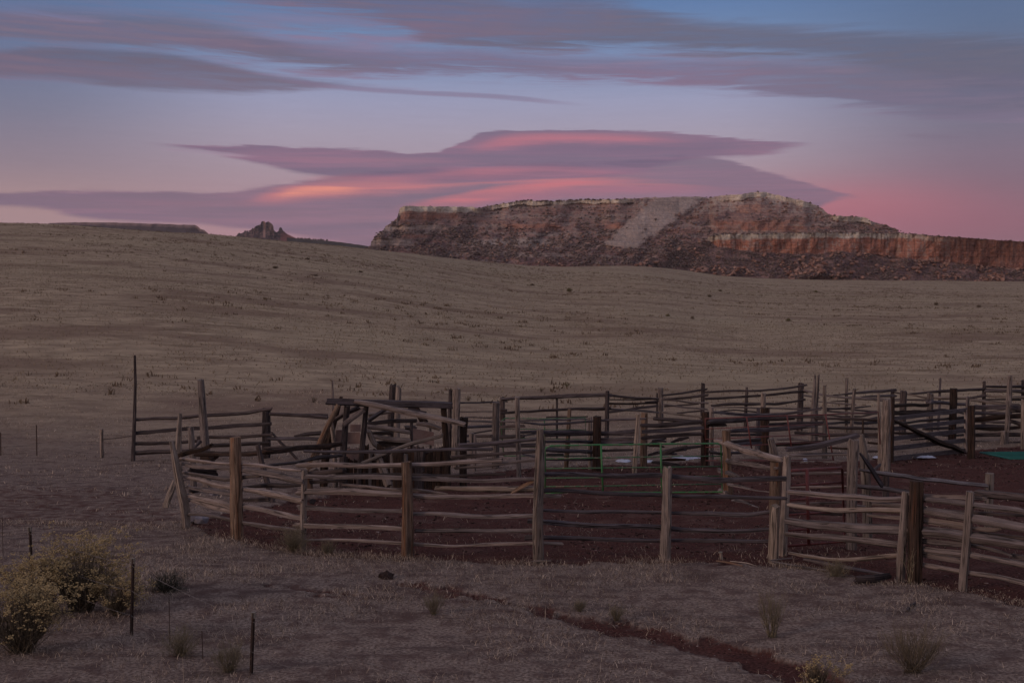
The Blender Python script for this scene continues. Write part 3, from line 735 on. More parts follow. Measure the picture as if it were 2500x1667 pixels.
def albB(wx, wy, px, py, yt, yb):
    k = cliffB(wx*.2+px*.8, wy*.5+py*.5); dt = py-yt
    n = fbm(wx*.05, wy*.09, 96, 4); n2_ = fbm(wx*.15, wy*.25, 97, 3)
    c_ = mixc(np.broadcast_to(DTAL*1.1, wx.shape+(3,)), TALUS*.95, np.clip(sstep(-.2, .3, n)+sstep(2000, 1600, px)*.7, 0, 1))
    c_ = mixc(c_, RUST, sstep(.15, .4, n2_)*.55*sstep(1900, 2100, px))
    rk = mixc(np.broadcast_to(RED*1.02, wx.shape+(3,)), PALE*1.1, sstep(.0, .4, n2_+fbm(px*.12, py*.02, 98, 3)*.8)*.5)
    rk = mixc(rk, CREAM*.95, sstep(15+5*n, 9+5*n, dt)*sstep(2420, 2120, px))
    rk = mixc(rk, RUST*.8, sstep(2250, 2380, px)*.75)
    rk = mixc(rk, RUST*.5, sstep(.25, .45, fbm(px*.25, py*.03, 99, 2))*.6)
    return mixc(c_, rk, k)
def D0B(xs):
    return np.array([gD(float(x), float(np.interp(x, [p[0] for p in BASEB], [p[1] for p in BASEB]))) for x in xs])
_dx = np.arange(1560, 3001, 40.); _dd = D0B(np.minimum(_dx, 2600)); _dd = np.clip(_dd, 480, 720)
_dd = np.interp(_dx, [1560, 1750, 2600, 3000], [610, 620, 690, 700])
mB, dB = loft('mesa_bench', 1560, 3000, 1.9, TOPB, [(x, y+7) for x, y in BASEB], lambda xs: np.interp(xs, _dx, _dd), 110, slopeB, albB, 9., 23, extra_top=420.)
tag(mB, kind='structure')
# distant landforms
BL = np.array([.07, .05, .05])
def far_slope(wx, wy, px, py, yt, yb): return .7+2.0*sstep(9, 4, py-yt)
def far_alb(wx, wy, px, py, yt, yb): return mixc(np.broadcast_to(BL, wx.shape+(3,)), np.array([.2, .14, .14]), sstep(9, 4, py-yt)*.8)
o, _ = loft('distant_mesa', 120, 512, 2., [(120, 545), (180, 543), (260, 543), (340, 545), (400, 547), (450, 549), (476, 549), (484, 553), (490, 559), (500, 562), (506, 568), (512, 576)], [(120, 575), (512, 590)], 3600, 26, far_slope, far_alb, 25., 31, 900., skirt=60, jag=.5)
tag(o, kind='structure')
TOPC = [(575, 577), (585, 571), (592, 569), (598, 565), (608, 566), (612, 561), (620, 558), (622, 554), (628, 551), (636, 548), (638.5, 541), (640, 540), (646, 540), (647.5, 544), (651, 543), (655, 540.5), (660, 544), (665, 548), (667.5, 553), (668, 560), (671, 565), (675, 567), (680, 564), (682, 557), (685, 555), (688, 557), (690, 562), (700, 571), (712, 577), (724, 582), (740, 586)]
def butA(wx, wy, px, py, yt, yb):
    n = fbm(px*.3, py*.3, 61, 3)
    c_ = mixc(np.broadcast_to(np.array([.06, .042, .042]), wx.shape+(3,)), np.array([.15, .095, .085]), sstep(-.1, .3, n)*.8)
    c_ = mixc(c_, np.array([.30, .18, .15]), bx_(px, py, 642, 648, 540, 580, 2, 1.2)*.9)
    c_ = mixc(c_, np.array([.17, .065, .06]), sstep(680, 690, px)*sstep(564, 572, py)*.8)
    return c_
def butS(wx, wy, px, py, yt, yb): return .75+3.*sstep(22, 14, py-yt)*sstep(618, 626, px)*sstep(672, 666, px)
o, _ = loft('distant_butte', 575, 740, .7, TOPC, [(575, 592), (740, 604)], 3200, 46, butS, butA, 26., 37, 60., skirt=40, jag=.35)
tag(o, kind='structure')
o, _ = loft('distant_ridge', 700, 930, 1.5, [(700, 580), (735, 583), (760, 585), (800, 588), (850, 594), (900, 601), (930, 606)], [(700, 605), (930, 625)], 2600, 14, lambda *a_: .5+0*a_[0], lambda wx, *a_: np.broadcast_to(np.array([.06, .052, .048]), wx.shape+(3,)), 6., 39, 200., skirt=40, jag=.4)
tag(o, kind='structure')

# ------------------------------------------------ brush, junipers and boulders on the slopes
ICO = [(0, 0, 1), (.894, 0, .447), (.276, .85, .447), (-.724, .526, .447), (-.724, -.526, .447), (.276, -.85, .447), (.724, .526, -.447), (-.276, .85, -.447), (-.894, 0, -.447), (-.276, -.85, -.447), (.724, -.526, -.447)]
ICF = [(0, 1, 2), (0, 2, 3), (0, 3, 4), (0, 4, 5), (0, 5, 1), (1, 6, 2), (2, 7, 3), (3, 8, 4), (4, 9, 5), (5, 10, 1), (2, 6, 7), (3, 7, 8), (4, 8, 9), (5, 9, 10), (1, 10, 6)]
ICO = np.array(ICO); ICF = np.array(ICF)
def blobs(P_, R_, flat, tone, jit=.35):
    N = len(P_)
    jv = 1+rng.uniform(-jit, jit, (N, 11, 1))
    v = P_[:, None, :]+ICO[None]*R_[:, None, None]*jv*np.array([1.15, 1.15, flat])+np.array([0, 0, 1])*(R_*flat*.4)[:, None, None]
    f = ICF[None]+np.arange(N)[:, None, None]*11
    tn = np.clip(tone[:, None]+rng.uniform(-.25, .25, (N, 11))+ICO[None, :, 2]*0, 0, 1)
    return v.reshape(-1, 3), f.reshape(-1, 3), tn.ravel()
def pick(dd, n, wfun):
    PXm, PYm, X, D, Z, sl, alb = dd
    w = wfun(PXm, PYm, sl, alb); w = np.maximum(w, 0).ravel(); w /= w.sum()
    i = rng.choice(len(w), n, p=w)
    return np.stack([X.ravel()[i]+rng.normal(0, 1.2, n), D.ravel()[i]-.6, Z.ravel()[i]], 1)
def wbrushA(px, py, sl, alb):
    r = reg(px, py, np.zeros_like(px)); fan = r[-1]
    top = px*0
    top[-2:] = 2.5
    return ((sl < 1.).astype(float)*(1-fan*.97)*(.25+sstep(-.3, .3, fbm(px*.04, py*.06, 71, 3)))*(.30+sstep(520, 600, py))*(1-.75*sstep(1520, 1600, px)*sstep(535, 505, py))+top*(sstep(1180, 1250, px)*sstep(1560, 1500, px)+.10))
def wbrushB(px, py, sl, alb):
    top = px*0; top[-2:] = 1.2
    return (sl < 1.).astype(float)*(.3+sstep(-.3, .3, fbm(px*.05, py*.06, 72, 3)))*(px < 2620)+top*(px < 2620)
PA = pick(dA, 7000, wbrushA); PB = pick(dB, 6500, wbrushB)
RA = rng.uniform(.28, .9, len(PA))*rng.choice([1, 1.4], len(PA)); RB = rng.uniform(.18, .5, len(PB))*rng.choice([1, 1.4], len(PB))
v, f, tn = blobs(np.concatenate([PA, PB]), np.concatenate([RA, RB]), .75, rng.uniform(0, .9, len(PA)+len(PB)))
tag(mesh_np('mesa_scrub', v, f, M['brush'], {'tone': tn}), 'dark scrub speckling the talus slopes of the mesa', 'scrub', kind='stuff')
def wrock(px, py, sl, alb): return (sl < 1.).astype(float)*(.15+3*sstep(.05, .35, fbm(px*.03, py*.05, 73, 3)))*(px < 2620)
PA = pick(dA, 700, lambda px, py, sl, alb: wrock(px, py, sl, alb)*(1-reg(px, py, px*0)[-1])); PB = pick(dB, 900, lambda px, py, sl, alb: wrock(px, py, sl, alb)*(.6+.8*sstep(1750, 2150, px)))
v, f, tn = blobs(np.concatenate([PA, PB]), np.concatenate([rng.uniform(.3, 1.2, len(PA)), rng.uniform(.3, 1.3, len(PB))**1.2]), .8, rng.uniform(0, 1, len(PA)+len(PB)), .5)
tag(mesh_np('mesa_boulders', v, f, M['rockbit'], {'tone': tn}), 'fallen reddish boulders scattered over the talus below the cliffs', 'boulders', kind='stuff')
# junipers along the far ridge and butte foot
rp = []
for x in list(rng.uniform(722, 800, 30))+list(rng.uniform(580, 618, 14)):
    y = np.interp(x, [p[0] for p in TOPC], [p[1] for p in TOPC]) if x < 720 else np.interp(x, [700, 735, 760, 800, 850], [580, 583, 585, 588, 594])
    D_ = 3190 if x < 720 else 2600
    rp.append(at(x, y+.3, D_))
v, f, tn = blobs(np.array(rp), rng.uniform(1.2, 2.4, len(rp)), 1.2, rng.uniform(0, .3, len(rp)))
tag(mesh_np('ridge_junipers', v, f, M['brush'], {'tone': tn}), 'tiny dark junipers dotted along the far ridge beside the butte', 'trees', kind='stuff')

# clods and chips on the trampled floor of the pens
Xb, Yb = scatter(26000, 17, 46); k_ = soil_mask(Xb, Yb) > .75; Xb, Yb = Xb[k_], Yb[k_]; k_ = fbm(Xb*.7, Yb*.7, 81, 3)+rng.uniform(-.4, .4, len(Xb)) > 0; Xb, Yb = Xb[k_], Yb[k_]
cr = rng.uniform(.008, .03, len(Xb))*(.6+Yb/40)
m_cl = attr_mat('pen_clods', (.018, .010, .009), (.30, .22, .20), (.055, .028, .025))
tt = rng.uniform(0, .55, len(Xb)); tt[rng.uniform(0, 1, len(Xb)) > .985] = .8
v, f_, tn = blobs(np.stack([Xb, Yb, ground_z(Xb, Yb)-.055], 1), cr, .6, tt, .4)
tag(mesh_np('clods', v, f_, m_cl, {'tone': tn}), 'dark clods and pale chips scattered over the red soil of the pens', 'clods', kind='stuff')

# ------------------------------------------------ air
hm = bpy.data.materials.new('evening_haze'); hm.use_nodes = True; hm.node_tree.nodes.clear()
ho = hm.node_tree.nodes.new('ShaderNodeOutputMaterial'); hv = hm.node_tree.nodes.new('ShaderNodeVolumePrincipled')
hv.inputs['Color'].default_value = (.80, .76, .86, 1); hv.inputs['Density'].default_value = 3.2e-5; hv.inputs['Anisotropy'].default_value = 0.
hm.node_tree.links.new(hv.outputs[0], ho.inputs['Volume'])
zlo = float(Zg.min())-1.; zhi = 232.
hb = MB().box((0, 2700, (zlo+zhi)/2), (19000, 6600, zhi-zlo)).build('haze', hm); hb['kind'] = 'stuff'
hb['label'] = 'thin evening haze over the valley'
# ------------------------------------------------ fences and timber
ZM = {'A': (200, 840, 3.92), 'B': (700, 900, 4.704), 'C': (1150, 900, 4.704), 'D': (1600, 890, 4.704), 'E': (2000, 880, 4.704),
      'F': (350, 1050, 3.92), 'G': (900, 1040, 3.92), 'H': (1400, 1040, 3.92), 'I': (1900, 1050, 3.92), 'J': (0, 1240, 3.672), '0': (0, 0, 1)}
def q(z, *pts):
    x0, y0, s = ZM[z]; return [(x0+p[0]/s, y0+p[1]/s)+((p[2]/s,) if len(p) > 2 else ()) for p in pts]
SEED = [100]
def nseed(): SEED[0] += 1; return SEED[0]
class Fence:
    def __init__(s, name, label, cat, anchors, group=None):
        s.an = sorted((float(uv(px, py)[0]), gD(px, py)) for px, py in anchors)
        px, py = anchors[0]; s.o = thing(name, gP(px, py), label, cat, group)
        s.u = [a_[0] for a_ in s.an]; s.i = [1/a_[1] for a_ in s.an]
    def D(s, px, py=1200):
        u = float(uv(px, py)[0]); U, I = s.u, s.i
        if len(U) == 1: return 1/I[0]
        if u < U[0]: k = 0
        elif u > U[-1]: k = len(U)-2
        else: k = max(0, min(len(U)-2, int(np.searchsorted(U, u))-1))
        t_ = (u-U[k])/(U[k+1]-U[k]); t_ = max(-1.2, min(2.2, t_))
        return 1/(I[k]+(I[k+1]-I[k])*t_)
    def post(s, pts, mat='tan', D=None, rough=.10, w=None, name='post', ragged=.18, sides=12, dz=.25, label=None, off=0.):
        """pts from top to foot, last point stands on the ground"""
        px, py = pts[-1][:2]; Y = (D if D else gD(px, py))+off
        P3 = [at(x, y, Y) for x, y, _ in pts]; R3 = [k/F*Y/2 for _, _, k in pts]
        u_ = float(uv(px, py)[0]); gz = float(ground_z(u_*Y, Y))
        foot = (P3[-1][0], Y, min(P3[-1][2], gz)-dz); P3.append(foot); R3.append(R3[-1])
        o = MB().log(P3, R3, nseed(), sides=sides, rough=rough, ragged=ragged, bend=.012).build(name, M[mat], s.o)
        if label: o['label'] = label
        return o
    def rail(s, pts, mat='rail', off=.0, rough=.22, name='rail', sides=8, dd=(0., 0.), flat=1., bend=.035, ragged=.35, label=None):
        P3, R3 = [], []
        n = len(pts)
        for k, (x, y, w_) in enumerate(pts):
            Y = s.D(x, y)+off+dd[0]+(dd[1]-dd[0])*k/max(1, n-1)
            P3.append(at(x, y, Y)); R3.append(w_/F*Y/2*(1.22 if mat in ('dark', 'black', 'slate') else 1.1))
        o = MB().log(P3, R3, nseed(), sides=sides, rough=rough, flat=flat, bend=bend, ragged=ragged).build(name, M[mat], s.o)
        if label: o['label'] = label
        return o
    def pipe(s, pts, r, mat, name='rail', off=0.):
        return MB().tube([at(x, y, s.D(x, y)+off) for x, y in pts], r, 7).build(name, M[mat], s.o, smooth=True)

# --- front fence of the round pen
f = Fence('log_fence', 'front split log fence from the leaning left post to the red gate', 'log fence',
          [(458, 1290), (580, 1312), (740, 1342), (996, 1357), (1315, 1368), (1624, 1361), (1905, 1368)])
F1 = f
f.post(q('F', (268, 105, 40), (300, 290, 68), (345, 520, 80), (395, 740, 90), (410, 935, 78)), 'tan', rough=.16)
f.post(q('F', (880, 66, 104), (888, 400, 112), (895, 800, 116), (900, 1025, 112)), 'orange', ragged=.08)
f.post(q('F', (1545, 382, 60), (1538, 700, 62), (1525, 1130, 66)), 'grey')
f.post(q('G', (362, 350, 96), (378, 700, 106), (378, 1240, 112)), 'orange', rough=.14)
f.post(q('G', (350, 265, 40), (360, 700, 44), (365, 1225, 46)), 'grey', off=.22)
f.post(q('G', (1640, 32, 62), (1645, 180, 82), (1640, 400, 92), (1615, 900, 98), (1620, 1285, 106)), 'tan', rough=.12)
f.post(q('H', (902, 408, 80), (895, 700, 84), (875, 1258, 92)), 'grey', rough=.2, ragged=.4)
f.post(q('H', (2045, 290, 78), (2030, 600, 80), (1995, 1215, 84)), 'grey')
f.post(q('H', (1930, 760, 92), (1920, 1000, 96), (1910, 1275, 98)), 'tan', off=-.02)
R = lambda *a_, **k: F1.rail(*a_, **({'off': .16} | k))
R(q('F', (345, 245, 50), (480, 205, 46), (560, 190, 44), (650, 140, 40)), 'black', off=.25)
R(q('F', (350, 278, 28), (500, 290, 32), (680, 325, 30), (830, 335, 28), (950, 325, 28), (1130, 340, 30), (1350, 380, 28), (1520, 397, 22)))
R(q('F', (355, 310, 26), (500, 345, 42), (830, 380, 45), (960, 395, 52), (1270, 440, 60), (1535, 500, 62)))
R(q('F', (375, 400, 28), (560, 425, 34), (830, 468, 45), (960, 452, 35), (1130, 446, 22)), off=.24)
R(q('F', (385, 440, 30), (560, 480, 42), (700, 525, 50), (870, 550, 45)))
R(q('F', (430, 535, 30), (640, 572, 40), (870, 602, 40)), off=.2)
R(q('F', (900, 552, 36), (1150, 610, 62), (1330, 640, 60), (1540, 668, 62)))
R(q('F', (400, 615, 34), (560, 650, 46), (700, 690, 56), (850, 738, 55)))
R(q('F', (900, 728, 42), (1150, 770, 46), (1300, 812, 46), (1540, 846, 46)))
R(q('F', (415, 668, 28), (640, 722, 40), (870, 772, 38)), off=.22)
R(q('F', (425, 800, 36), (560, 810, 38), (700, 840, 38), (830, 866, 38), (970, 890, 40), (1200, 922, 42), (1540, 970, 42)))
R(q('F', (930, 545, 16), (1150, 532, 34), (1300, 526, 38), (1540, 518, 20)), 'dark', off=.9)
R(q('F', (930, 672, 28), (1200, 655, 30)), 'dark', off=.8)
R(q('F', (1480, 585, 45), (1900, 582, 50), (2352, 600, 45))+q('G', (300, 641, 38), (600, 665, 40), (850, 671, 35), (1200, 675, 35), (1600, 669, 30), (1846, 669, 28)))
R(q('F', (1475, 735, 40), (1720, 745, 40), (2050, 760, 36), (2352, 775, 34))+q('G', (300, 811, 32), (400, 812, 30)))
R(q('G', (340, 830, 32), (450, 835, 36), (700, 838, 38), (1100, 862, 42), (1640, 858, 38)))
R(q('F', (1452, 905, 46), (1560, 905, 46), (1900, 922, 40), (2352, 945, 38))+q('G', (250, 984, 36), (400, 990, 36)))
R(q('G', (440, 999, 40), (700, 995, 46), (1100, 994, 42), (1640, 995, 38)))
R(q('F', (1500, 1040, 14), (1740, 1052, 24), (2050, 1070, 32), (2352, 1082, 34))+q('G', (300, 1120, 36), (600, 1136, 30), (900, 1140, 22), (1100, 1126, 30), (1580, 1120, 30), (1858, 1118, 28)))
R(q('F', (1560, 445, 34), (2000, 455, 38), (2352, 446, 38))+q('G', (300, 486, 38), (600, 490, 40), (900, 505, 36), (1100, 510, 30), (1640, 490, 28)))
R(q('F', (1480, 338, 36), (1900, 345, 38), (2352, 345, 38))+q('G', (320, 378, 38), (600, 375, 38), (900, 352, 42), (1272, 320, 35)))
R(q('F', (1550, 207, 20), (1900, 203, 30), (2352, 200, 30))+q('G', (320, 230, 28), (600, 228, 26), (900, 226, 30), (1190, 226, 28)), 'slate', off=.24)
R(q('G', (815, 396, 22), (1100, 380, 25), (1400, 350, 30), (1640, 332, 28)), off=.24)
R(q('G', (800, 290, 26), (1000, 275, 30), (1200, 253, 25), (1640, 234, 20)), 'dark', off=.24)
R(q('G', (870, 190, 38), (1050, 182, 38), (1350, 150, 30), (1640, 122, 25)), 'slate', off=.3)
R(q('G', (640, 605, 36), (1000, 600, 50), (1400, 606, 56), (1640, 600, 50)), 'tan', off=.3)
R(q('G', (1350, 652, 10), (1420, 605, 30), (1500, 560, 30), (1610, 512, 14)), 'orange', off=.22)
R(q('F', (1900, 520, 20), (2352, 570, 30))+q('G', (320, 615, 32), (600, 632, 26), (760, 650, 16)), off=.3)
R(q('G', (-300, 462, 16), (300, 460, 20), (600, 460, 18), (1295, 460, 24)), 'dark', off=.34)
R(q('F', (1580, 412, 26), (1750, 400, 36), (1925, 383, 42)), 'dark', off=.3)
R(q('F', (1600, 492, 34), (1750, 488, 26), (1940, 480, 22)), 'dark', off=.32)
R(q('G', (1660, 455, 30), (1900, 455, 30))+q('H', (0, 461, 32), (500, 476, 38), (860, 482, 36), (950, 490, 35), (1400, 510, 40), (2050, 515, 38)), 'slate')
R(q('G', (1640, 628, 40), (1900, 632, 40))+q('H', (0, 635, 36), (300, 656, 38), (860, 660, 36), (950, 665, 32), (1500, 672, 34), (2040, 679, 32)), 'slate')
R(q('G', (1560, 798, 28), (1900, 808, 28))+q('H', (0, 815, 28), (860, 820, 30), (1300, 826, 38), (1650, 836, 36), (1940, 816, 25)), 'slate')
R(q('G', (1540, 915, 36), (1900, 935, 38))+q('H', (0, 942, 36), (500, 965, 36), (860, 975, 38), (950, 985, 38), (1300, 995, 36), (1600, 1010, 30), (1940, 985, 25)), 'slate')
R(q('G', (1500, 1065, 45), (1700, 1070, 38))+q('H', (0, 1082, 35), (500, 1090, 35), (900, 1096, 30), (1500, 1105, 32), (1940, 1112, 32)), 'slate', off=.2)
R(q('G', (1560, 1292, 10), (1650, 1286, 16), (1745, 1288, 14)), 'tan', off=-.16, name='chock')

# --- right hand front fence
f = Fence('log_fence', 'stacked split rail fence at the right edge with a thick dark post', 'log fence',
          [(1905, 1368), (2198, 1413), (2232, 1418), (2350, 1436), (2620, 1480)])
f.post(q('I', (1212, 592, 62), (1195, 900, 78), (1172, 1420, 84)), 'grey', rough=.16)
f.post(q('I', (1325, 488, 132), (1315, 900, 140), (1302, 1438, 146)), 'black', ragged=.05, label='thick dark brown upright post')
f.post(q('I', (1835, 588, 82), (1815, 900, 84), (1765, 1505, 90)), 'grey', rough=.16)
f.post(q('I', (2920, 700, 90), (2900, 1300, 100), (2890, 1620, 100)), 'tan', rough=.16)
R = lambda *a_, **k: f.rail(*a_, **({'off': .14} | k))
R(q('I', (90, 595, 35), (300, 612, 46), (600, 640, 55), (900, 655, 50), (1225, 650, 48)))
R(q('I', (90, 722, 36), (300, 756, 42), (500, 780, 45), (750, 785, 45), (950, 770, 46), (1225, 776, 56)), 'grey')
R(q('I', (70, 862, 50), (400, 895, 66), (700, 915, 72), (1225, 942, 76)), rough=.2)
R(q('I', (60, 982, 30), (400, 1020, 55), (800, 1056, 56), (1200, 1090, 60)))
R(q('I', (900, 700, 30), (1225, 725, 40)), off=.3); R(q('I', (850, 815, 26), (1225, 845, 46)), off=.3)
R(q('I', (100, 1168, 28), (300, 1202, 32), (520, 1236, 36), (800, 1246, 46), (1180, 1206, 50)), 'grey')
R(q('I', (1250, 608, 36), (1790, 640, 40), (1985, 655, 38)), off=.3)
R(q('I', (1250, 640, 45), (1790, 692, 55), (2352, 780, 55), (2950, 880, 55)))
R(q('I', (1250, 745, 60), (1790, 815, 76), (2352, 922, 76), (2950, 1030, 76)))
R(q('I', (1250, 848, 60), (1790, 922, 52)), off=.22, rough=.22)
R(q('I', (1250, 740, 26), (1800, 768, 30), (2352, 830, 30), (2950, 900, 30)), 'dark', off=.4)
R(q('I', (1840, 938, 34), (2050, 962, 46), (2160, 936, 14)), off=.2, rough=.25)
R(q('I', (1250, 955, 84), (1760, 1020, 88), (2352, 1098, 78), (2950, 1180, 76)), 'rail')
R(q('I', (1250, 1030, 48), (1790, 1095, 54)), off=.2)
R(q('I', (1250, 1098, 50), (1740, 1170, 58), (1860, 1182, 52), (2352, 1272, 60), (2950, 1370, 60)))
R(q('I', (1250, 1165, 48), (1760, 1256, 54)), off=.2, rough=.22)
R(q('I', (1250, 1262, 42), (1720, 1340, 46), (1860, 1370, 46), (2352, 1456, 50), (2950, 1550, 50)))
R(q('I', (1840, 1092, 34), (2100, 1150, 30), (2240, 1204, 18)), off=.25, rough=.25)
R(q('I', (1840, 985, 30), (2352, 1040, 40), (2950, 1120, 40)), 'dark', off=.45)
R(q('I', (2240, 1200, 44), (2352, 1215, 44), (2950, 1300, 40)), 'slate', off=.4)
R(q('I', (1890, 596, 52), (2080, 612, 60), (2352, 652, 60), (2950, 760, 60)), 'dark', off=.5, rough=.25)
F2 = f

# --- inner plank run beyond the red gate
f = Fence('plank_rail_fence', 'long pale plank rail from the knotted post to a short square post', 'rail fence', [(2050, 1330), (2085, 1330), (2415, 1292)])
f.post(q('E', (392, 918, 118), (386, 1150, 112), (372, 1560, 110))[:2]+q('I', (705, 600, 92), (695, 1120, 92)), 'grey', label='stout knotted grey gate post')
f.post(q('I', (798, 42, 46), (830, 300, 88), (852, 600, 82), (860, 1045, 80)), 'tan', rough=.16)
f.post(q('E', (1955, 1290, 102), (1950, 1520, 102), (1945, 1938, 102)), 'tan', ragged=.05)
f.rail(q('E', (445, 1262, 28), (560, 1285, 40), (700, 1302, 62), (1200, 1355, 58), (1600, 1396, 52), (1925, 1428, 48)), off=-.1)
f.rail(q('E', (440, 1436, 40), (700, 1462, 44), (1040, 1516, 44)), off=-.1)
f.rail(q('I', (780, 620, 26), (860, 640, 30)), off=.1); f.rail(q('I', (750, 720, 24), (830, 735, 26)), off=.1)
f.rail(q('E', (470, 1060, 22), (560, 1180, 46), (640, 1300, 48), (725, 1430, 52)), 'slate', off=-.3, name='brace')
f.rail(q('E', (700, 1190, 30), (620, 1260, 34)), 'slate', off=.3, name='brace')
f.rail(q('E', (-390, 1018, 50), (-50, 990, 60), (250, 920, 62), (445, 862, 50)), 'slate', off=-.12, name='top_log', label='blue grey top log sloping up over the red gate')
f.rail(q('E', (-330, 1090, 38), (0, 1078, 38), (335, 1066, 36)), off=.1)
f.rail(q('D', (1540, 1252, 28), (1900, 1246, 32), (2230, 1252, 30)), off=.15)
f.rail(q('D', (1540, 1405, 22), (1900, 1402, 26), (2230, 1400, 30)), off=.15)
f.rail(q('I', (120, 700, 20), (400, 705, 34), (660, 690, 26)), off=.2); f.rail(q('I', (100, 780, 16), (640, 800, 24)), 'dark', off=.2)

# --- red pipe gate
def gate(name, label, cat, fence_anchor, outline, bars, ups, r, mat, D0=None):
    g = Fence(name, label, cat, fence_anchor)
    g.pipe(outline, r, mat, 'frame')
    for b_ in bars: g.pipe(b_, r*.72, 'dullgreen' if mat == 'green' else mat, 'bar')
    for b_ in ups: g.pipe(b_, r*1.15, mat, 'upright', off=-.02)
    return g
g = gate('pipe_gate', 'nearest dark red tubular gate, behind the right end of the front fence', 'gate', [(1915, 1345), (2066, 1332)],
     q('I', (50, 1108), (110, 400), (130, 384), (600, 360), (614, 372), (632, 1064), (50, 1108)),
     [q('I', (105, 530), (605, 498)), q('I', (95, 668), (618, 640)), q('I', (85, 810), (622, 775)), q('I', (70, 958), (626, 925))], [q('I', (275, 376), (292, 1090))], .028, 'red')
# --- green gate
g = gate('pipe_gate', 'bright green tubular gate behind the front fence', 'gate', [(1352, 1215), (1770, 1212)],
     q('G', (1690, 640), (1688, 240), (1700, 205), (1745, 188), (2220, 178))+q('H', (270, 180), (830, 170), (1385, 166), (1412, 185), (1424, 628), (845, 634), (280, 630))+q('G', (1900, 630), (1690, 640)),
     [q('G', (1690, 312), (2225, 303))+q('H', (840, 292), (1415, 286)), q('G', (1690, 405), (2225, 400))+q('H', (840, 393), (1418, 384)), q('G', (1690, 496), (2225, 492))+q('H', (840, 484), (1420, 477)), q('G', (1690, 578), (2225, 573))+q('H', (840, 562), (1422, 554))],
     [q('H', (264, 180), (282, 628)), q('H', (834, 170), (848, 634))], .022, 'green')
# --- second green panel further in
g = gate('pipe_gate', 'darker green tubular panel standing among the pole fences behind the tallest front post', 'gate', [(1228, 1150), (1445, 1148)],
     q('C', (375, 1000), (345, 650), (352, 600), (390, 567), (850, 575), (1310, 560), (1330, 1000), (375, 1000)),
     [q('C', (360, 690), (1320, 700)), q('C', (360, 790), (1320, 812)), q('C', (365, 895), (1325, 905))], [q('C', (842, 575), (850, 1000))], .017, 'dullgreen')
# --- red pipe panel right of centre
g = gate('pipe_gate', 'farther dark red tubular panel of thin bars behind the fanned rails', 'gate', [(1722, 1150), (2145, 1140)],
     q('D', (575, 1090), (572, 620), (1200, 594), (1940, 574))+q('E', (680, 592), (700, 960)), [q('D', (575, 738), (1300, 706), (1950, 684)), q('D', (575, 855), (1300, 825), (1960, 795)), q('D', (575, 948), (1300, 915), (1970, 884)), q('D', (575, 1100), (1300, 1100), (2040, 1090))],
     [q('D', (1048, 600), (1105, 960)), q('D', (1512, 585), (1568, 980)), q('D', (1955, 575), (2045, 1100))], .02, 'red')

# --- fanned rails between two short posts
f = Fence('broken_rail_fence', 'broken pale split rails fanning apart between two orange brown posts beside the green gate', 'rail fence', [(1778, 1207), (1892, 1242)])
f.post(q('H', (1462, 44, 78), (1465, 350, 82), (1480, 652, 92)), 'orange', ragged=.08)
f.post(q('H', (1938, 336, 108), (1930, 600, 110), (1925, 790, 110)), 'orange', ragged=.08)
f.post(q('H', (1885, 122, 64), (1915, 250, 74), (1935, 340, 74)), 'grey', D=gD(1892, 1242)+.3, dz=0)
f.rail(q('H', (1385, 145, 52), (1600, 215, 60), (1900, 300, 64), (2010, 314, 44)), off=-.12)
f.rail(q('H', (1383, 300, 44), (1600, 350, 50), (1900, 405, 40), (1955, 402, 20)), off=-.1)
f.rail(q('H', (1395, 424, 36), (1520, 465, 42), (1610, 490, 12)), off=-.12)
f.rail(q('H', (1395, 540, 16), (1580, 570, 30), (1720, 605, 14), (1880, 632, 8)), off=-.12)
f.rail(q('H', (1400, 620, 44), (1468, 645, 44)), off=-.2)
f.rail(q('H', (1390, 716, 62), (1600, 742, 68), (1770, 778, 20)), off=-.3)
f.rail(q('H', (1500, 700, 14), (1560, 750, 14), (1615, 800, 10)), off=-.35)

# --- left pole fence with the very tall post
f = Fence('pole_fence', 'dark pole fence at the far left, starting at a very tall thin post', 'pole fence', [(326, 1124), (650, 1122)])
f.post(q('A', (508, 108, 22), (512, 400, 26), (505, 720, 32), (490, 1118, 40)), 'dark', ragged=.3, label='very tall thin crooked pole')
f.post(q('A', (1766, 612, 76), (1764, 850, 80), (1762, 1090, 84)), 'dark', ragged=.1)
for pts in ([(500, 726, 24), (930, 706, 26), (1110, 690, 28), (1450, 664, 30), (1820, 630, 28)], [(500, 846, 28), (930, 822, 30), (1400, 788, 30), (1818, 762, 26)], [(1100, 895, 22), (1300, 890, 28), (1500, 885, 28), (1820, 870, 22)],
            [(500, 952, 30), (830, 945, 30), (1000, 935, 28), (1140, 926, 24)], [(1240, 970, 28), (1560, 960, 28), (1802, 950, 28)], [(500, 1040, 36), (850, 1030, 36), (1100, 1020, 30)]):
    f.rail(q('A', *pts), 'dark', off=-.1)
f = Fence('pole_fence', 'loose sagging dark poles running into the left side of the ramshackle timber frame', 'pole fence', [(650, 1122), (820, 1120)])
f.rail(q('A', (1790, 665, 24), (2100, 680, 28), (2352, 700, 34))+q('B', (470, 560, 34)), 'dark'); f.rail(q('A', (2150, 668, 10), (2352, 676, 18))+q('B', (470, 530, 22)), 'dark', off=.1)
f.rail(q('A', (1780, 902, 28), (2020, 905, 26), (2270, 912, 28)), 'slate'); f.rail(q('A', (2030, 882, 8), (2150, 860, 28), (2290, 848, 32)), 'dark', off=-.1)
f.rail(q('A', (1740, 988, 28), (1900, 985, 26), (2120, 990, 24)), 'dark', off=-.2)
f.rail(q('A', (1810, 842, 12), (1880, 925, 24), (1960, 1000, 22), (2060, 1100, 20)), 'dark', name='stick')

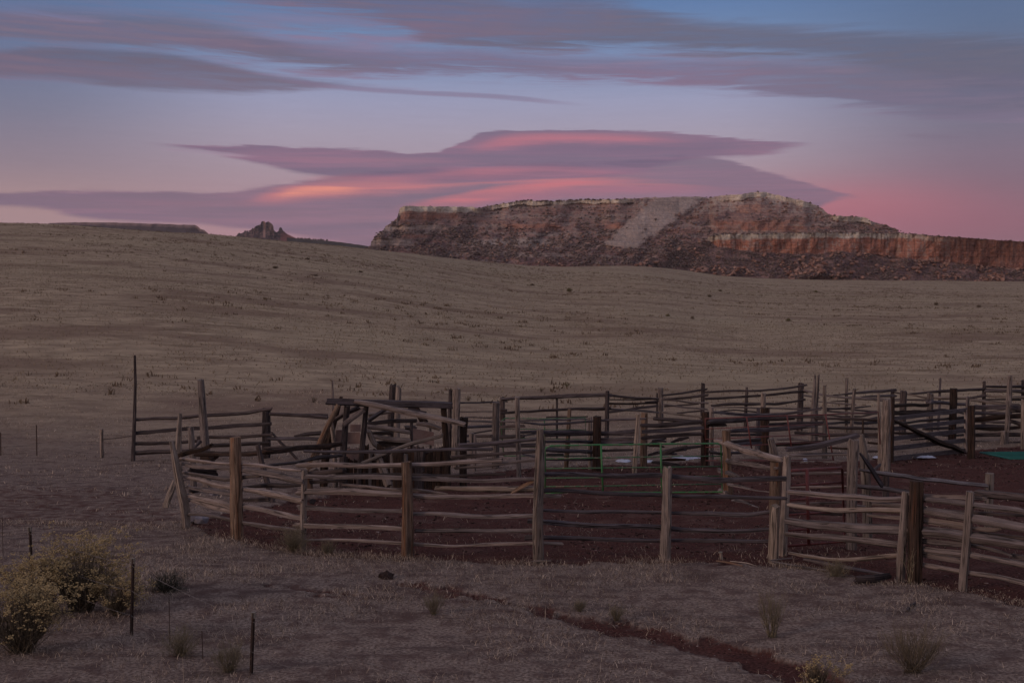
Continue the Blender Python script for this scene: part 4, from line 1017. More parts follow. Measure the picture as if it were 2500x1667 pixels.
# --- inner leaning fence left
f = Fence('log_fence', 'leaning inner fence behind the left front posts, topped by one long black log', 'log fence', [(440, 1215), (500, 1196), (640, 1226), (840, 1196)])
f.post(q('A', (1138, 345, 66), (1165, 700, 76), (1190, 1050, 82), (1200, 1360, 84)), 'grey', label='tall grey post standing well above the rest')
f.post(q('A', (1042, 795, 56), (1055, 1050, 64), (1070, 1390, 66)), 'grey')
f.post(q('A', (944, 662, 34), (930, 850, 50), (925, 1020, 60), (940, 1300, 64)), 'tan', rough=.2)
f.post(q('A', (1680, 962, 44), (1730, 1180, 54), (1790, 1380, 56), (1832, 1510, 56)), 'dark')
f.post(q('F', (305, 480, 36), (260, 610, 62), (208, 738, 50)), 'tan', rough=.3, name='brace')
f.rail(q('F', (500, 235, 36), (700, 232, 40), (950, 228, 40), (1200, 212, 46), (1500, 178, 46), (1700, 150, 46), (1900, 130, 34)), 'black')
f.rail(q('F', (1150, 328, 18), (1500, 300, 30), (1700, 250, 38), (1900, 236, 30)), 'dark')
f.rail(q('F', (480, 180, 14), (540, 110, 44)), 'dark'); f.rail(q('F', (560, 240, 70), (670, 250, 90)), 'black', off=.1)
f.rail(q('F', (440, 370, 40), (690, 392, 70)), 'dark', off=.1)
f.rail(q('F', (440, 580, 30), (560, 590, 50)), 'dark', off=.2)

# --- ramshackle timber frame (old loading chute)
f = Fence('loading_chute', 'ramshackle timber loading chute of crossed beams and slab boards behind the left front bays', 'loading chute', [(830, 1190), (1105, 1190)])
ch = f
B = lambda *p_: q('B', *p_)
BK = 2.6
f.post(B((690, 428, 72), (665, 760, 74), (640, 1090, 78), (640, 1240, 78)), 'dark', D=f.D(836))
f.post(B((918, 392, 64), (885, 700, 66), (855, 1000, 66), (830, 1250, 60)), 'dark', D=f.D(880))
f.post(B((1798, 405, 66), (1820, 740, 72), (1840, 1060, 70), (1850, 1310, 70)), 'black', D=f.D(1090))
f.post(B((2035, 565, 96), (2030, 720, 92), (2028, 1000, 90), (2028, 1250, 90)), 'black', D=f.D(1130)+.4)
f.post(B((590, 420, 60), (480, 640, 70), (380, 860, 84), (290, 1060, 90), (250, 1180, 90)), 'orange', D=f.D(770)-.3, name='raking_post')
f.post(B((625, 320, 36), (560, 560, 60), (470, 850, 90), (420, 1200, 90)), 'black', D=f.D(800)+.5, name='raking_post')
f.post(B((515, 590, 40), (530, 720, 50), (550, 900, 44), (560, 1230, 60)), 'grey', D=f.D(816)+.2)
for pts, m_ in (([(1218, 185, 72), (1195, 560, 74), (1190, 1150, 74)], 'dark'), ([(1284, 215, 72), (1265, 600, 74), (1250, 1100, 76)], 'grey'), ([(1880, 243, 42), (1875, 420, 46), (1870, 1090, 46)], 'dark'), ([(1950, 238, 92), (1945, 600, 86), (1930, 1100, 86)], 'grey')):
    f.post(B(*pts), m_, D=f.D(960)+5.5, ragged=.3)
rl = lambda pts, m_='rail', off=0., nm='beam', **k: f.rail([(x_, y_, w_*1.12) for x_, y_, w_ in B(*pts)], m_, off=off, name=nm, **k)
rl([(465, 380, 56), (800, 388, 58), (1200, 402, 56), (1885, 418, 54)], 'slate', -.1)
rl([(480, 345, 16), (900, 352, 20), (1400, 372, 22), (1870, 392, 20)], 'slate', .4)
rl([(780, 372, 30), (900, 385, 50), (1100, 428, 56), (1500, 520, 56), (2050, 645, 52)], 'rail', -.25, 'brace')
rl([(655, 642, 50), (760, 555, 46), (880, 470, 40)], 'rail', -.2, 'brace')
rl([(530, 600, 40), (660, 520, 44), (830, 440, 44)], 'dark', .2, 'brace')
rl([(935, 592, 40), (1100, 482, 40), (1220, 405, 34)], 'slate', .6, 'brace')
rl([(940, 530, 40), (1100, 508, 36), (1200, 495, 30)], 'grey', .9, 'brace')
rl([(870, 1082, 34), (1150, 970, 36), (1450, 860, 40), (1790, 765, 40)], 'tan', -.5, 'brace')
rl([(1480, 440, 50), (1570, 600, 70)], 'black', 1.6, 'brace'); rl([(1400, 455, 26), (1600, 505, 30)], 'dark', 1.5, 'brace')
rl([(935, 640, 34), (1200, 605, 34), (1490, 592, 32)], 'dark', 1.2, 'rail'); rl([(930, 665, 40), (1180, 690, 40), (1420, 730, 34)], 'rail', 1.1, 'rail')
rl([(980, 745, 40), (1220, 728, 40)], 'dark', 1.3, 'rail'); rl([(990, 778, 36), (1200, 815, 46), (1430, 828, 38)], 'rail', 1.1, 'rail'); rl([(1000, 858, 44), (1400, 850, 44)], 'dark', 1.3, 'rail')
rl([(1360, 680, 40), (1480, 680, 44)], 'dark', 1.5, 'rail'); rl([(1490, 635, 44), (1640, 640, 50), (1760, 690, 50)], 'rail', .6, 'rail')
rl([(940, 705, 50), (975, 800, 56), (1010, 880, 50), (1090, 915, 40)], 'grey', .3, 'stick')
rl([(1040, 980, 60), (1100, 1160, 84), (1165, 1345, 84)], 'grey', -.4, 'slab')
rl([(1040, 900, 22), (1140, 905, 22)], 'board', 0, 'rail') if False else None
f.post(B((1432, 605, 36), (1430, 1150, 34)), 'dark', D=f.D(1000)+1.2, name='stud')
f.post(B((1650, 640, 26), (1650, 1150, 24)), 'grey', D=f.D(1050)+1.2, name='stud')
def panel(px0, py0, px1, py1, off, mat, nm='panel', tl=0.):
    x0, y0 = q('B', (px0, py0))[0]; x1, y1 = q('B', (px1, py1))[0]
    Y = f.D((x0+x1)/2)+off; a_ = at(x0, y0, Y); b_ = at(x1, y1, Y)
    MB().box(((a_[0]+b_[0])/2, Y, (a_[2]+b_[2])/2), (abs(b_[0]-a_[0]), .04, abs(a_[2]-b_[2])), rot=.1, tilt=tl).build(nm, M[mat], f.o)
panel(700, 730, 842, 862, .45, 'board'); panel(560, 700, 700, 838, .7, 'board'); panel(680, 915, 830, 1052, .5, 'board'); panel(1450, 705, 1690, 860, .9, 'board', tl=-.2); panel(640, 1130, 800, 1330, .6, 'board')
panel(730, 640, 850, 720, .9, 'board')
# wall of upright slabs, plus a second row behind, added to block light
rnd = random.Random(4)
x = 700.
while x < 1860:
    w_ = rnd.uniform(46, 84); top_ = 945+rnd.uniform(-60, 60)+(40 if x < 1000 else 0)+(90 if x < 880 else 0)
    for back in (0, 1):
      Y = f.D(q('B', (x, 0))[0][0])+.25+rnd.uniform(-.06, .06)+back*1.7; lean = rnd.uniform(-14, 14)
      if back: top_ = 930+rnd.uniform(-50, 70)
      x0, yt_ = q('B', (x+lean, top_))[0]; x1, yb_ = q('B', (x, 1385))[0]
      p0 = at(x0, yt_, Y); p1 = at(x1, yb_, Y-.1)
      MB().log([p0, p1], [w_/4.704/F*Y/2]*2, nseed(), sides=7, rough=.2, flat=.4, ragged=.5).build('slab', M[rnd.choice(['dark', 'black', 'black', 'black', 'grey'])], f.o)
    x += w_*rnd.uniform(.6, .85)
for k in range(24):          # tumbled pieces inside
    xx = rnd.uniform(860, 1750); yy = rnd.uniform(900, 1330); l_ = rnd.uniform(120, 380); an_ = rnd.uniform(-.5, .5)
    rl([(xx, yy, 30), (xx+l_*.6, yy+l_*.6*an_+10, 36), (xx+l_, yy+l_*an_, 24)], rnd.choice(['dark', 'grey', 'black', 'slate', 'dark']), rnd.uniform(.0, 1.6), 'debris')
rl([(280, 1180, 60), (350, 1150, 60)], 'grey', -.9, 'debris'); rl([(300, 1075, 40), (360, 1060, 40)], 'grey', -.9, 'debris')
f.post(B((1440, 0+1180, 60), (1440, 1340, 60)), 'dark', D=f.D(1000)+.5) if False else None

# --- far pole fence, left part
f = Fence('pole_fence', 'thin poles between the timber chute and the doubled corner post, seen against the pasture', 'pole fence', [(1100, 1082), (1235, 1074)])
for pts, m_ in (([(1980, 395, 16), (2352, 386, 14)], 'slate'), ([(1980, 490, 8), (2352, 488, 8)], 'dark'), ([(1990, 560, 8), (2352, 562, 10)], 'dark'), ([(1990, 598, 16), (2352, 606, 22)], 'rail'), ([(1850, 675, 28), (2352, 662, 30)], 'slate'), ([(1870, 775, 24), (2352, 770, 26)], 'slate'), ([(2130, 742, 14), (2352, 702, 20)], 'dark'), ([(1860, 830, 20), (2100, 835, 24)], 'slate'), ([(1870, 880, 22), (2000, 885, 24)], 'rail')):
    f.rail(B(*pts)+( [(x_+18, y_, w_) for x_, y_, w_ in B(pts[-1])] ), m_)
f.post(B((2125, 740, 60), (2130, 900, 50), (2140, 1210, 60)), 'grey', D=f.D(1150)-8)
f.post(B((-0+525, 130, 18), (530, 260, 26), (525, 520, 28)), 'rail', D=48., name='post')

C = lambda *p_: q('C', *p_)
f = Fence('pole_fence', 'back pole fence with two dark rails behind the darker green panel', 'pole fence', [(1226, 1072), (1486, 1068)])
for pts in ([(362, 330, 56), (362, 480, 56), (362, 700, 60)], [(985, 335, 26), (985, 520, 28), (985, 760, 28)], [(1566, 255, 44), (1560, 400, 48), (1556, 760, 52)]):
    f.post(C(*pts), 'dark', D=f.D(1360)*1.0)
for pts in ([(345, 352, 30), (500, 340, 30), (800, 330, 35), (1100, 314, 38), (1550, 304, 32), (1625, 305, 28)], [(340, 510, 26), (600, 492, 26), (850, 478, 28), (1100, 470, 28), (1550, 454, 32), (1612, 455, 30)], [(390, 375, 16), (420, 378, 14)], [(860, 555, 14), (1340, 552, 14)], [(335, 470, 26), (410, 480, 26)]):
    f.rail(C(*pts), 'dark', off=-.12)
f = Fence('pole_fence', 'back pole fence with crossing thin rails and a broad reddish grey post', 'pole fence', [(1483, 1068), (1612, 1062), (1715, 1060), (1822, 1058), (1955, 1056)])
D_ = lambda *p_: q('D', *p_)
f.post(D_((60, 270, 60), (60, 450, 62), (62, 720, 66)), 'grey', label='broad reddish grey post')
for pts in ([(22, 330, 24), (22, 620, 28)], [(548, 215, 48), (546, 400, 48), (545, 690, 52)], [(1050, 258, 26), (1045, 400, 36), (1035, 760, 42)], [(1672, 210, 62), (1665, 400, 66), (1652, 760, 72)]):
    f.post(D_(*pts), 'dark')
for pts, m_ in (([(1600, 305, 22), (1800, 325, 22), (2160, 338, 22)], 'dark'), ([(1590, 352, 12), (2140, 352, 10)], 'dark'), ([(1540, 408, 26), (1750, 406, 20), (2150, 400, 15)], 'black'), ([(1600, 455, 26), (2000, 482, 25), (2160, 500, 22)], 'rail'), ([(1580, 498, 20), (1900, 450, 22), (2150, 430, 20)], 'dark'), ([(2000, 380, 12), (2150, 372, 16)], 'dark')):
    f.rail(C(*pts), m_)
for pts, m_ in (([(80, 352, 18), (300, 325, 18), (592, 288, 18)], 'dark'), ([(80, 405, 20), (300, 380, 26), (605, 345, 26)], 'dark'), ([(90, 392, 20), (400, 435, 20), (605, 440, 18)], 'rail'), ([(90, 455, 22), (400, 500, 20), (605, 518, 20)], 'rail'), ([(90, 552, 22), (300, 572, 24), (530, 602, 20)], 'tan'), ([(100, 482, 14), (500, 442, 16)], 'dark'), ([(250, 560, 16), (520, 530, 16)], 'dark'),
               ([(560, 315, 20), (1100, 300, 22), (1400, 280, 24), (1742, 240, 22)], 'dark'), ([(560, 397, 22), (1100, 360, 22), (1500, 328, 24), (1740, 318, 26)], 'dark'), ([(640, 472, 20), (900, 460, 26), (1400, 455, 24), (1560, 430, 20), (1725, 400, 20)], 'dark'), ([(670, 490, 10), (1200, 500, 14), (1900, 512, 14)], 'rail'), ([(640, 545, 16), (900, 520, 14), (1200, 545, 14)], 'dark')):
    f.rail(D_(*pts), m_)

f = Fence('pole_fence', 'back pole fence of twisted poles from the split topped tall post to the right edge', 'pole fence', [(1958, 1056), (2070, 1054), (2180, 1052), (2290, 1052), (2402, 1050), (2500, 1050), (2640, 1052)])
E_ = lambda *p_: q('E', *p_)
f.post(D_((1835, 125, 26), (1825, 300, 40), (1805, 600, 58), (1790, 885, 62)), 'grey', ragged=.9, rough=.2)
f.post(D_((1872, 125, 28), (1862, 300, 32), (1850, 500, 36), (1845, 880, 40)), 'grey', ragged=.8, off=.1)
f.post(E_((320, 208, 32), (315, 400, 34), (310, 800, 34)), 'grey', D=f.D(2067)); f.post(E_((408, 325, 38), (388, 500, 44), (368, 830, 44)), 'grey')
f.post(E_((1393, 205, 22), (1385, 350, 26), (1370, 700, 32)), 'slate', D=f.D(2295)); f.post(E_((1897, 238, 32), (1893, 340, 40), (1885, 700, 44)), 'dark', D=f.D(2402), rough=.2)
f.post(E_((2194, 172, 40), (2178, 400, 54), (2160, 800, 58)), 'grey', D=f.D(2463)-.5, rough=.18); f.post(E_((2350, 225, 50), (2345, 500, 54), (2345, 800, 54)), 'dark', D=f.D(2498))
f.post(E_((838, 330, 36), (838, 800, 40)), 'dark', D=f.D(2178)); f.post(E_((2900, 240, 50), (2900, 800, 54)), 'dark', D=f.D(2610))
for pts, m_ in (([(-170, 345, 22), (0, 388, 24), (300, 425, 24), (680, 445, 32), (930, 448, 26)], 'rail'), ([(-180, 400, 18), (0, 432, 16)], 'rail'), ([(160, 392, 10), (500, 368, 26), (700, 350, 30), (885, 335, 28)], 'slate'), ([(480, 418, 10), (700, 410, 24), (885, 404, 26)], 'slate'), ([(-100, 470, 14), (200, 490, 18), (420, 505, 20)], 'rail'), ([(130, 470, 8), (330, 462, 14)], 'dark'),
               ([(-180, 540, 12), (90, 548, 14), (400, 570, 18), (680, 592, 20)], 'dark'), ([(60, 575, 18), (400, 600, 20), (700, 612, 15)], 'rail'), ([(80, 560, 16), (330, 545, 20), (600, 528, 12)], 'slate'), ([(-20, 630, 14), (480, 650, 18), (680, 600, 18)], 'dark'), ([(490, 690, 18), (700, 655, 28)], 'slate'), ([(-40, 732, 30), (300, 715, 30), (690, 712, 34)], 'slate'), ([(-40, 655, 14), (300, 672, 20), (690, 690, 18)], 'dark'),
               ([(860, 365, 16), (930, 378, 16)], 'dark'), ([(990, 383, 24), (1230, 425, 26), (1500, 425, 40), (1720, 432, 32)], 'tan'), ([(1040, 380, 14), (1300, 358, 24), (1500, 345, 24), (1910, 326, 26)], 'dark'), ([(1000, 450, 20), (1250, 452, 24)], 'dark'), ([(1720, 432, 20), (1910, 402, 26)], 'dark'), ([(1720, 450, 30), (2100, 490, 44), (2300, 500, 20)], 'tan'),
               ([(1900, 296, 20), (2150, 302, 26), (2352, 300, 26), (2900, 296, 26)], 'dark'), ([(1900, 340, 36), (2150, 350, 34), (2352, 358, 34), (2900, 362, 30)], 'rail'), ([(1900, 400, 20), (2150, 412, 24), (2352, 415, 24), (2900, 420, 24)], 'tan'), ([(1900, 445, 14), (2352, 450, 20), (2900, 455, 20)], 'dark'), ([(2190, 500, 10), (2352, 520, 14)], 'dark')):
    f.rail(E_(*pts), m_, off=-.1)

# --- middle pole fence across the corral
f = Fence('pole_fence', 'middle fence of blue grey poles directly behind the bright green gate', 'pole fence', [(1212, 1150), (1268, 1158), (1385, 1148), (1457, 1146), (1553, 1146), (1722, 1142)])
f.post(C((286, 385, 80), (282, 700, 88), (278, 1140, 92)), 'grey'); f.post(C((528, 332, 56), (535, 700, 60), (552, 1235, 62)), 'grey')
f.post(C((1132, 465, 44), (1112, 800, 50), (1092, 1130, 56)), 'orange'); f.post(C((1452, 545, 94), (1445, 800, 98), (1440, 1160, 102)), 'black', ragged=.08, label='blackened thick post with orange edge')
f.post(C((1370, 560, 44), (1365, 1150, 48)), 'grey', off=.4)
f.post(C((1918, 520, 44), (1900, 800, 54), (1880, 1180, 56)), 'tan'); f.post(C((1992, 505, 78), (1985, 800, 80), (1982, 1010, 80)), 'orange', D=f.D(1570)+1.5, ragged=.05)
f.post(D_((572, 542, 88), (566, 850, 96), (562, 1155, 96)), 'black', ragged=.08, label='blackened thick post')
f.post(D_((648, 488, 46), (648, 640, 46), (648, 1000, 46)), 'rail', D=f.D(1722)+1.5)
f.post(C((45, 750, 30), (40, 1150, 40)), 'rail', D=f.D(1212))
for pts, m_ in (([(340, 605, 14), (600, 620, 22), (800, 636, 26), (1090, 628, 28), (1400, 602, 28), (1640, 582, 30), (2010, 575, 22)], 'slate'), ([(560, 718, 24), (850, 716, 34), (1400, 732, 36), (1620, 728, 34), (1900, 700, 40)], 'slate'), ([(340, 782, 36), (610, 770, 32)], 'dark'), ([(340, 665, 30), (610, 660, 28)], 'dark'), ([(850, 768, 26), (1400, 752, 28)], 'dark'),
               ([(850, 845, 30), (1400, 840, 34)], 'slate'), ([(330, 888, 36), (760, 880, 34)], 'slate'), ([(1490, 750, 28), (1900, 752, 30)], 'slate'), ([(1490, 832, 60), (1880, 822, 56)], 'slate'), ([(840, 932, 46), (1400, 945, 38)], 'slate'), ([(1490, 940, 30), (1880, 930, 28)], 'dark'), ([(850, 1042, 24), (1400, 1044, 26)], 'dark'), ([(590, 935, 20), (760, 930, 24)], 'rail'), ([(590, 985, 24), (760, 1010, 28)], 'rail'),
               ([(860, 990, 20), (1060, 985, 20)], 'slate'), ([(560, 600, 10), (1000, 580, 14), (1340, 570, 14)], 'slate'), ([(590, 770, 18), (760, 742, 20)], 'rail'), ([(60, 770, 34), (240, 768, 30)], 'dark')):
    f.rail(C(*pts), m_, off=.12)
for pts, m_ in (([(-180, 700, 34), (0, 700, 40), (300, 670, 42), (540, 658, 40)], 'dark'), ([(-20, 612, 30), (250, 635, 36), (540, 655, 28)], 'dark'), ([(-150, 775, 36), (100, 765, 40), (540, 725, 30)], 'slate'), ([(-150, 850, 34), (100, 825, 40), (540, 798, 36)], 'dark')):
    f.rail(D_(*pts), m_, off=.1)
rnd = random.Random(11)
for k in range(13):        # tangle of poles lying inside the fence
    xx = rnd.uniform(-180, 300); yy = rnd.uniform(860, 1120); l_ = rnd.uniform(160, 330); an_ = rnd.uniform(-.35, .2)
    f.rail(D_((xx, yy, 20), (xx+l_*.5, yy+l_*.5*an_-12, 34), (min(xx+l_, 530), yy+l_*an_, 18)), rnd.choice(['dark', 'slate', 'dark', 'black']), off=rnd.uniform(.2, 1.6), name='loose_pole')

f = Fence('pole_fence', 'middle fence of dark poles ending at the wooden plank gate', 'pole fence', [(1722, 1142), (1866, 1128), (2012, 1128), (2150, 1130)])
f.post(D_((1260, 492, 108), (1252, 750, 108), (1245, 1060, 108)), 'black', ragged=.08); f.post(D_((1240, 332, 52), (1238, 500, 54), (1225, 1000, 56)), 'grey', off=1.)
f.post(D_((1182, 500, 36), (1180, 1000, 60)), 'slate', off=.8)
f.post(D_((1945, 242, 34), (1945, 600, 46), (1945, 1075, 56)), 'tan'); f.post(E_((682, 375, 26), (688, 600, 32), (695, 900, 36)), 'tan', D=f.D(2145))
f.post(E_((505, 670, 20), (500, 900, 24)), 'black', D=f.D(2107))
f.post(E_((770, 440, 100), (762, 700, 108), (752, 1000, 104), (748, 1275, 106)), 'grey', ragged=.2, rough=.22, label='tall weathered gate post')
f.post(E_((838, 420, 50), (836, 700, 50), (830, 1060, 50)), 'black', D=f.D(2178)+.6)
f.post(q('I', (1030, 395, 60), (1028, 640, 60)), 'dark', ragged=.05)
for pts, m_ in (([(660, 552, 30), (900, 568, 32), (1180, 576, 34), (1400, 566, 30), (1700, 530, 26), (1905, 500, 22)], 'slate'), ([(600, 660, 40), (900, 645, 40), (1200, 620, 40), (1600, 600, 26), (1920, 590, 18)], 'dark'), ([(610, 690, 34), (800, 690, 36)], 'black'), ([(860, 756, 40), (1200, 742, 42), (1600, 720, 44), (1840, 700, 44)], 'slate'), ([(830, 882, 26), (1200, 858, 36)], 'dark'),
               ([(1310, 680, 28), (1920, 664, 34)], 'slate'), ([(1310, 640, 16), (1600, 622, 20)], 'dark'), ([(1400, 860, 18), (1600, 852, 26), (1760, 875, 18)], 'rail'), ([(860, 920, 36), (1220, 905, 40)], 'slate'), ([(1300, 925, 30), (1700, 905, 40), (2000, 895, 34)], 'black'), ([(860, 1010, 30), (1220, 1000, 30)], 'slate'), ([(620, 1000, 28), (860, 1030, 30)], 'dark'), ([(1600, 780, 24), (1920, 800, 26)], 'dark'), ([(860, 820, 20), (1220, 800, 26)], 'dark')):
    f.rail(D_(*pts), m_, off=.14)
for pts, m_ in (([(90, 762, 24), (400, 770, 26), (690, 788, 20)], 'dark'), ([(-50, 660, 24), (300, 662, 26), (690, 672, 20)], 'dark'), ([(0, 856, 34), (400, 848, 36), (690, 846, 36)], 'dark'), ([(460, 870, 24), (690, 872, 24)], 'slate'), ([(100, 1000, 16), (330, 1010, 20)], 'black'), ([(560, 945, 20), (690, 955, 22)], 'black'), ([(560, 1040, 22), (690, 1045, 22)], 'dark')):
    f.rail(E_(*pts), m_, off=.14)

# --- wooden plank gate
f = Fence('plank_gate', 'wooden five board gate with diagonal brace, hung on a black post', 'gate', [(2172, 1124), (2358, 1102)])
f.post(E_((1746, 515, 78), (1746, 800, 82), (1746, 1108, 84)), 'black', ragged=.04, label='black gate post')
def board(pts, mat='slate', nm='board', off=0., th=.045):
    P3, R3 = [], []
    for x_, y_, w_ in pts:
        Y = f.D(x_)+off; P3.append(at(x_, y_, Y)); R3.append(w_/F*Y/2)
    MB().log(P3, R3, nseed(), square=(th/2/R3[0], 1.), rough=0.).build(nm, M[mat], f.o)
for pts in ([(805, 672, 46), (1700, 565, 46)], [(805, 790, 48), (1690, 692, 46)], [(805, 900, 50), (1690, 802, 46)], [(800, 1012, 54), (1690, 912, 48)], [(795, 1132, 56), (1690, 1030, 52)]): board(E_(*pts))
board(E_((815, 655, 44), (806, 1150, 48)), 'grey', 'stile', -.05, .05); board(E_((1682, 562, 46), (1682, 1048, 48)), 'rail', 'stile', -.05, .05)
f.rail(E_((850, 690, 26), (1100, 800, 44), (1400, 950, 58), (1660, 1040, 40)), 'black', off=-.12, name='brace')
f.rail(E_((1060, 905, 16), (1290, 905, 14)), 'dark', off=.3, name='brace')

# --- right pen fence
f = Fence('log_fence', 'dense dark rail fence of the right pen, stacked blue black poles behind the plank gate', 'log fence', [(2172, 1100), (2330, 1078), (2500, 1082), (2640, 1090)])
f.post(E_((972, 352, 78), (962, 560, 78), (950, 900, 80)), 'dark', ragged=.2); f.post(E_((1272, 375, 66), (1268, 600, 66), (1265, 950, 66)), 'grey', rough=.18)
f.post(E_((1548, 320, 84), (1538, 600, 84), (1525, 950, 84)), 'black', ragged=.05); f.post(E_((1706, 415, 34), (1700, 560, 40), (1698, 950, 40)), 'rail')
f.post(E_((2120, 810, 50), (2105, 960, 54)), 'grey'); f.post(E_((2344, 450, 50), (2342, 700, 54), (2340, 1065, 58)), 'tan', D=f.D(2498)-1.5); f.post(E_((2170, 470, 44), (2160, 760, 48), (2150, 950, 50)), 'grey')
for pts, m_ in (([(830, 518, 36), (1240, 516, 36)], 'black'), ([(1250, 470, 50), (1330, 482, 40), (1520, 500, 34), (1720, 510, 34)], 'slate'), ([(830, 600, 44), (1240, 602, 40), (1520, 595, 40), (1660, 580, 24)], 'black'), ([(1280, 560, 20), (1520, 575, 20), (1700, 620, 14)], 'dark'), ([(840, 720, 20), (1200, 690, 24), (1660, 650, 30)], 'dark'), ([(1200, 780, 26), (1660, 770, 26)], 'dark'), ([(1280, 860, 24), (1660, 852, 26)], 'dark'), ([(830, 830, 24), (1100, 835, 24)], 'black'),
               ([(1780, 530, 46), (2100, 535, 44), (2335, 540, 36)], 'slate'), ([(1780, 600, 36), (2210, 608, 34)], 'slate'), ([(2190, 585, 16), (2352, 592, 18)], 'dark'), ([(1780, 672, 42), (2000, 655, 46), (2335, 636, 46)], 'black'), ([(1780, 752, 36), (2150, 752, 34)], 'slate'), ([(1780, 790, 20), (2000, 796, 34), (2335, 766, 34)], 'black'), ([(1780, 858, 34), (2335, 850, 34)], 'dark'), ([(1780, 700, 22), (2200, 712, 30)], 'slate'),
               ([(1785, 930, 30), (2000, 952, 34), (2335, 950, 36)], 'dark'), ([(1900, 590, 10), (2130, 560, 16)], 'rail'), ([(1790, 840, 10), (2080, 822, 14)], 'rail'), ([(1790, 925, 10), (2000, 945, 12)], 'rail'), ([(2180, 690, 30), (2335, 740, 40)], 'dark'), ([(2180, 550, 40), (2335, 570, 30)], 'dark')):
    f.rail(E_(*pts), m_, off=.1)
for y_, w_ in ((535, 36), (600, 30), (640, 40), (700, 30), (765, 34), (850, 34), (950, 34)):
    f.rail(E_((2335, y_, w_), (2500, y_+rnd.uniform(-12, 12), w_), (2900, y_+rnd.uniform(-5, 25), w_)), rnd.choice(['dark', 'slate']), off=.1)

# --- far left wire fence
f = Fence('wire_fence', 'far left wire fence of one squat grey post, thin steel stakes and slack strands', 'wire fence', [(-60, 1112), (88, 1112), (248, 1116), (326, 1124)])
f.post(q('A', (190, 812, 34), (190, 1000, 34), (195, 1085, 36)), 'grey', ragged=.2)
f.post(q('A', (188, 1090, 30), (150, 1110, 26), (130, 1140, 20)), 'tan', ragged=.2, name='brace') if False else None
f.rail(q('A', (208, 912, 8), (330, 896, 9), (480, 878, 9)), 'dark', name='stay', rough=.05)
for px_, t_, b_ in ((89, 1037, 1112), (1, 1055, 1112)):
    Y = gD(px_, b_); MB().tube([at(px_, t_, Y), at(px_+1, b_+4, Y)], .022, 5).build('stake', M['steel'], f.o)
for y_ in (1050, 1068, 1086):
    w_ = []
    for px_ in np.linspace(-60, 325, 20):
        w_.append(at(px_, y_+3*math.sin(px_*.05)+(px_/330)*4, f.D(px_)))
    MB().tube(w_, .004, 3).build('wire', M['wire'], f.o)
MB().tube([at(*q('A', (270, 920))[0], f.D(270)), at(*q('A', (330, 990))[0], f.D(284)), at(*q('A', (400, 1060))[0], f.D(300))], .005, 3).build('wire', M['wire'], f.o)

# --- near steel post fence
f = Fence('wire_fence', 'near fence of dark rusty steel posts and barely visible wires crossing the lower left foreground', 'wire fence', [(75, 1420), (322, 1545), (617, 1700)])
def tpost(top, foot, w_, D=None):
    Y = D or gD(*foot); a_, b_ = at(*top, Y), at(*foot, Y); b_ = (b_[0], b_[1], b_[2]-.15)
    m_ = MB(); r_ = w_/F*Y/2
    m_.log([a_, b_], [r_, r_], nseed(), square=(1., .35), rough=0.); m_.log([(a_[0], a_[1]-r_*.9, a_[2]), (b_[0], b_[1]-r_*.9, b_[2])], [r_, r_], nseed(), square=(.3, 1.), rough=0.)
    for k in np.arange(.08, .95, .07):
        p_ = [a_[i]+(b_[i]-a_[i])*k for i in range(3)]; m_.box((p_[0], p_[1]-r_*2., p_[2]), (r_*.8, r_*.5, .02))
    o_ = m_.build('steel_post', M['steel'], f.o)
    c_ = MB().box((a_[0], a_[1]-r_*.4, a_[2]-.03), (r_*2.3, r_*2.3, .07)).build('tip', M['steeltop'], o_); c_.location = (0, 0, 0)
    me = c_.data; off_ = np.array(f.o.location)
    me.transform(mathutils.Matrix.Translation(-mathutils.Vector(off_)))
    return a_, b_
import mathutils
T0 = tpost((73, 1286), (80, 1440), 6.5); T1 = tpost((325, 1362), (320, 1548), 7.5); T2 = tpost((619, 1494), (609, 1720), 8.5, D=12.6)
def wire(A_, B_, k, sag):
    pts = []
    for t_ in np.linspace(0, 1, 14):
        p_ = [(A_[0][i]+(A_[1][i]-A_[0][i])*k)*(1-t_)+(B_[0][i]+(B_[1][i]-B_[0][i])*k)*t_ for i in range(3)]
        p_[2] -= sag*4*t_*(1-t_); p_[1] -= .04; pts.append(p_)
    m_ = MB().tube(pts, .0028, 3)
    for j in range(1, 13):
        p_ = pts[j]; m_.box(p_, (.012, .012, .012), rot=j)
    m_.build('barbed_wire', M['wire'], f.o)
for k, s_ in ((.08, .03), (.36, .06), (.64, .05)): wire(T0, T1, k, s_); wire(T1, T2, k, s_)
T3 = ((T2[0][0]+3.2, T2[0][1]-2.2, T2[0][2]-.1), (T2[1][0]+3.2, T2[1][1]-2.2, T2[1][2]-.1))
for k, s_ in ((.08, .1), (.36, .1)): wire(T2, T3, k, s_)
for (x_, y0_, y1_) in ((1515, 800, 1230), (20, 80, 430), (1810, 1100, 1350)):
    (a_, b_) = q('J', (x_, y0_), (x_+8, y1_)); Y = f.D(a_[0]); MB().tube([at(*a_, Y), at(*b_, Y)], .005, 4).build('stay', M['steel'], f.o)

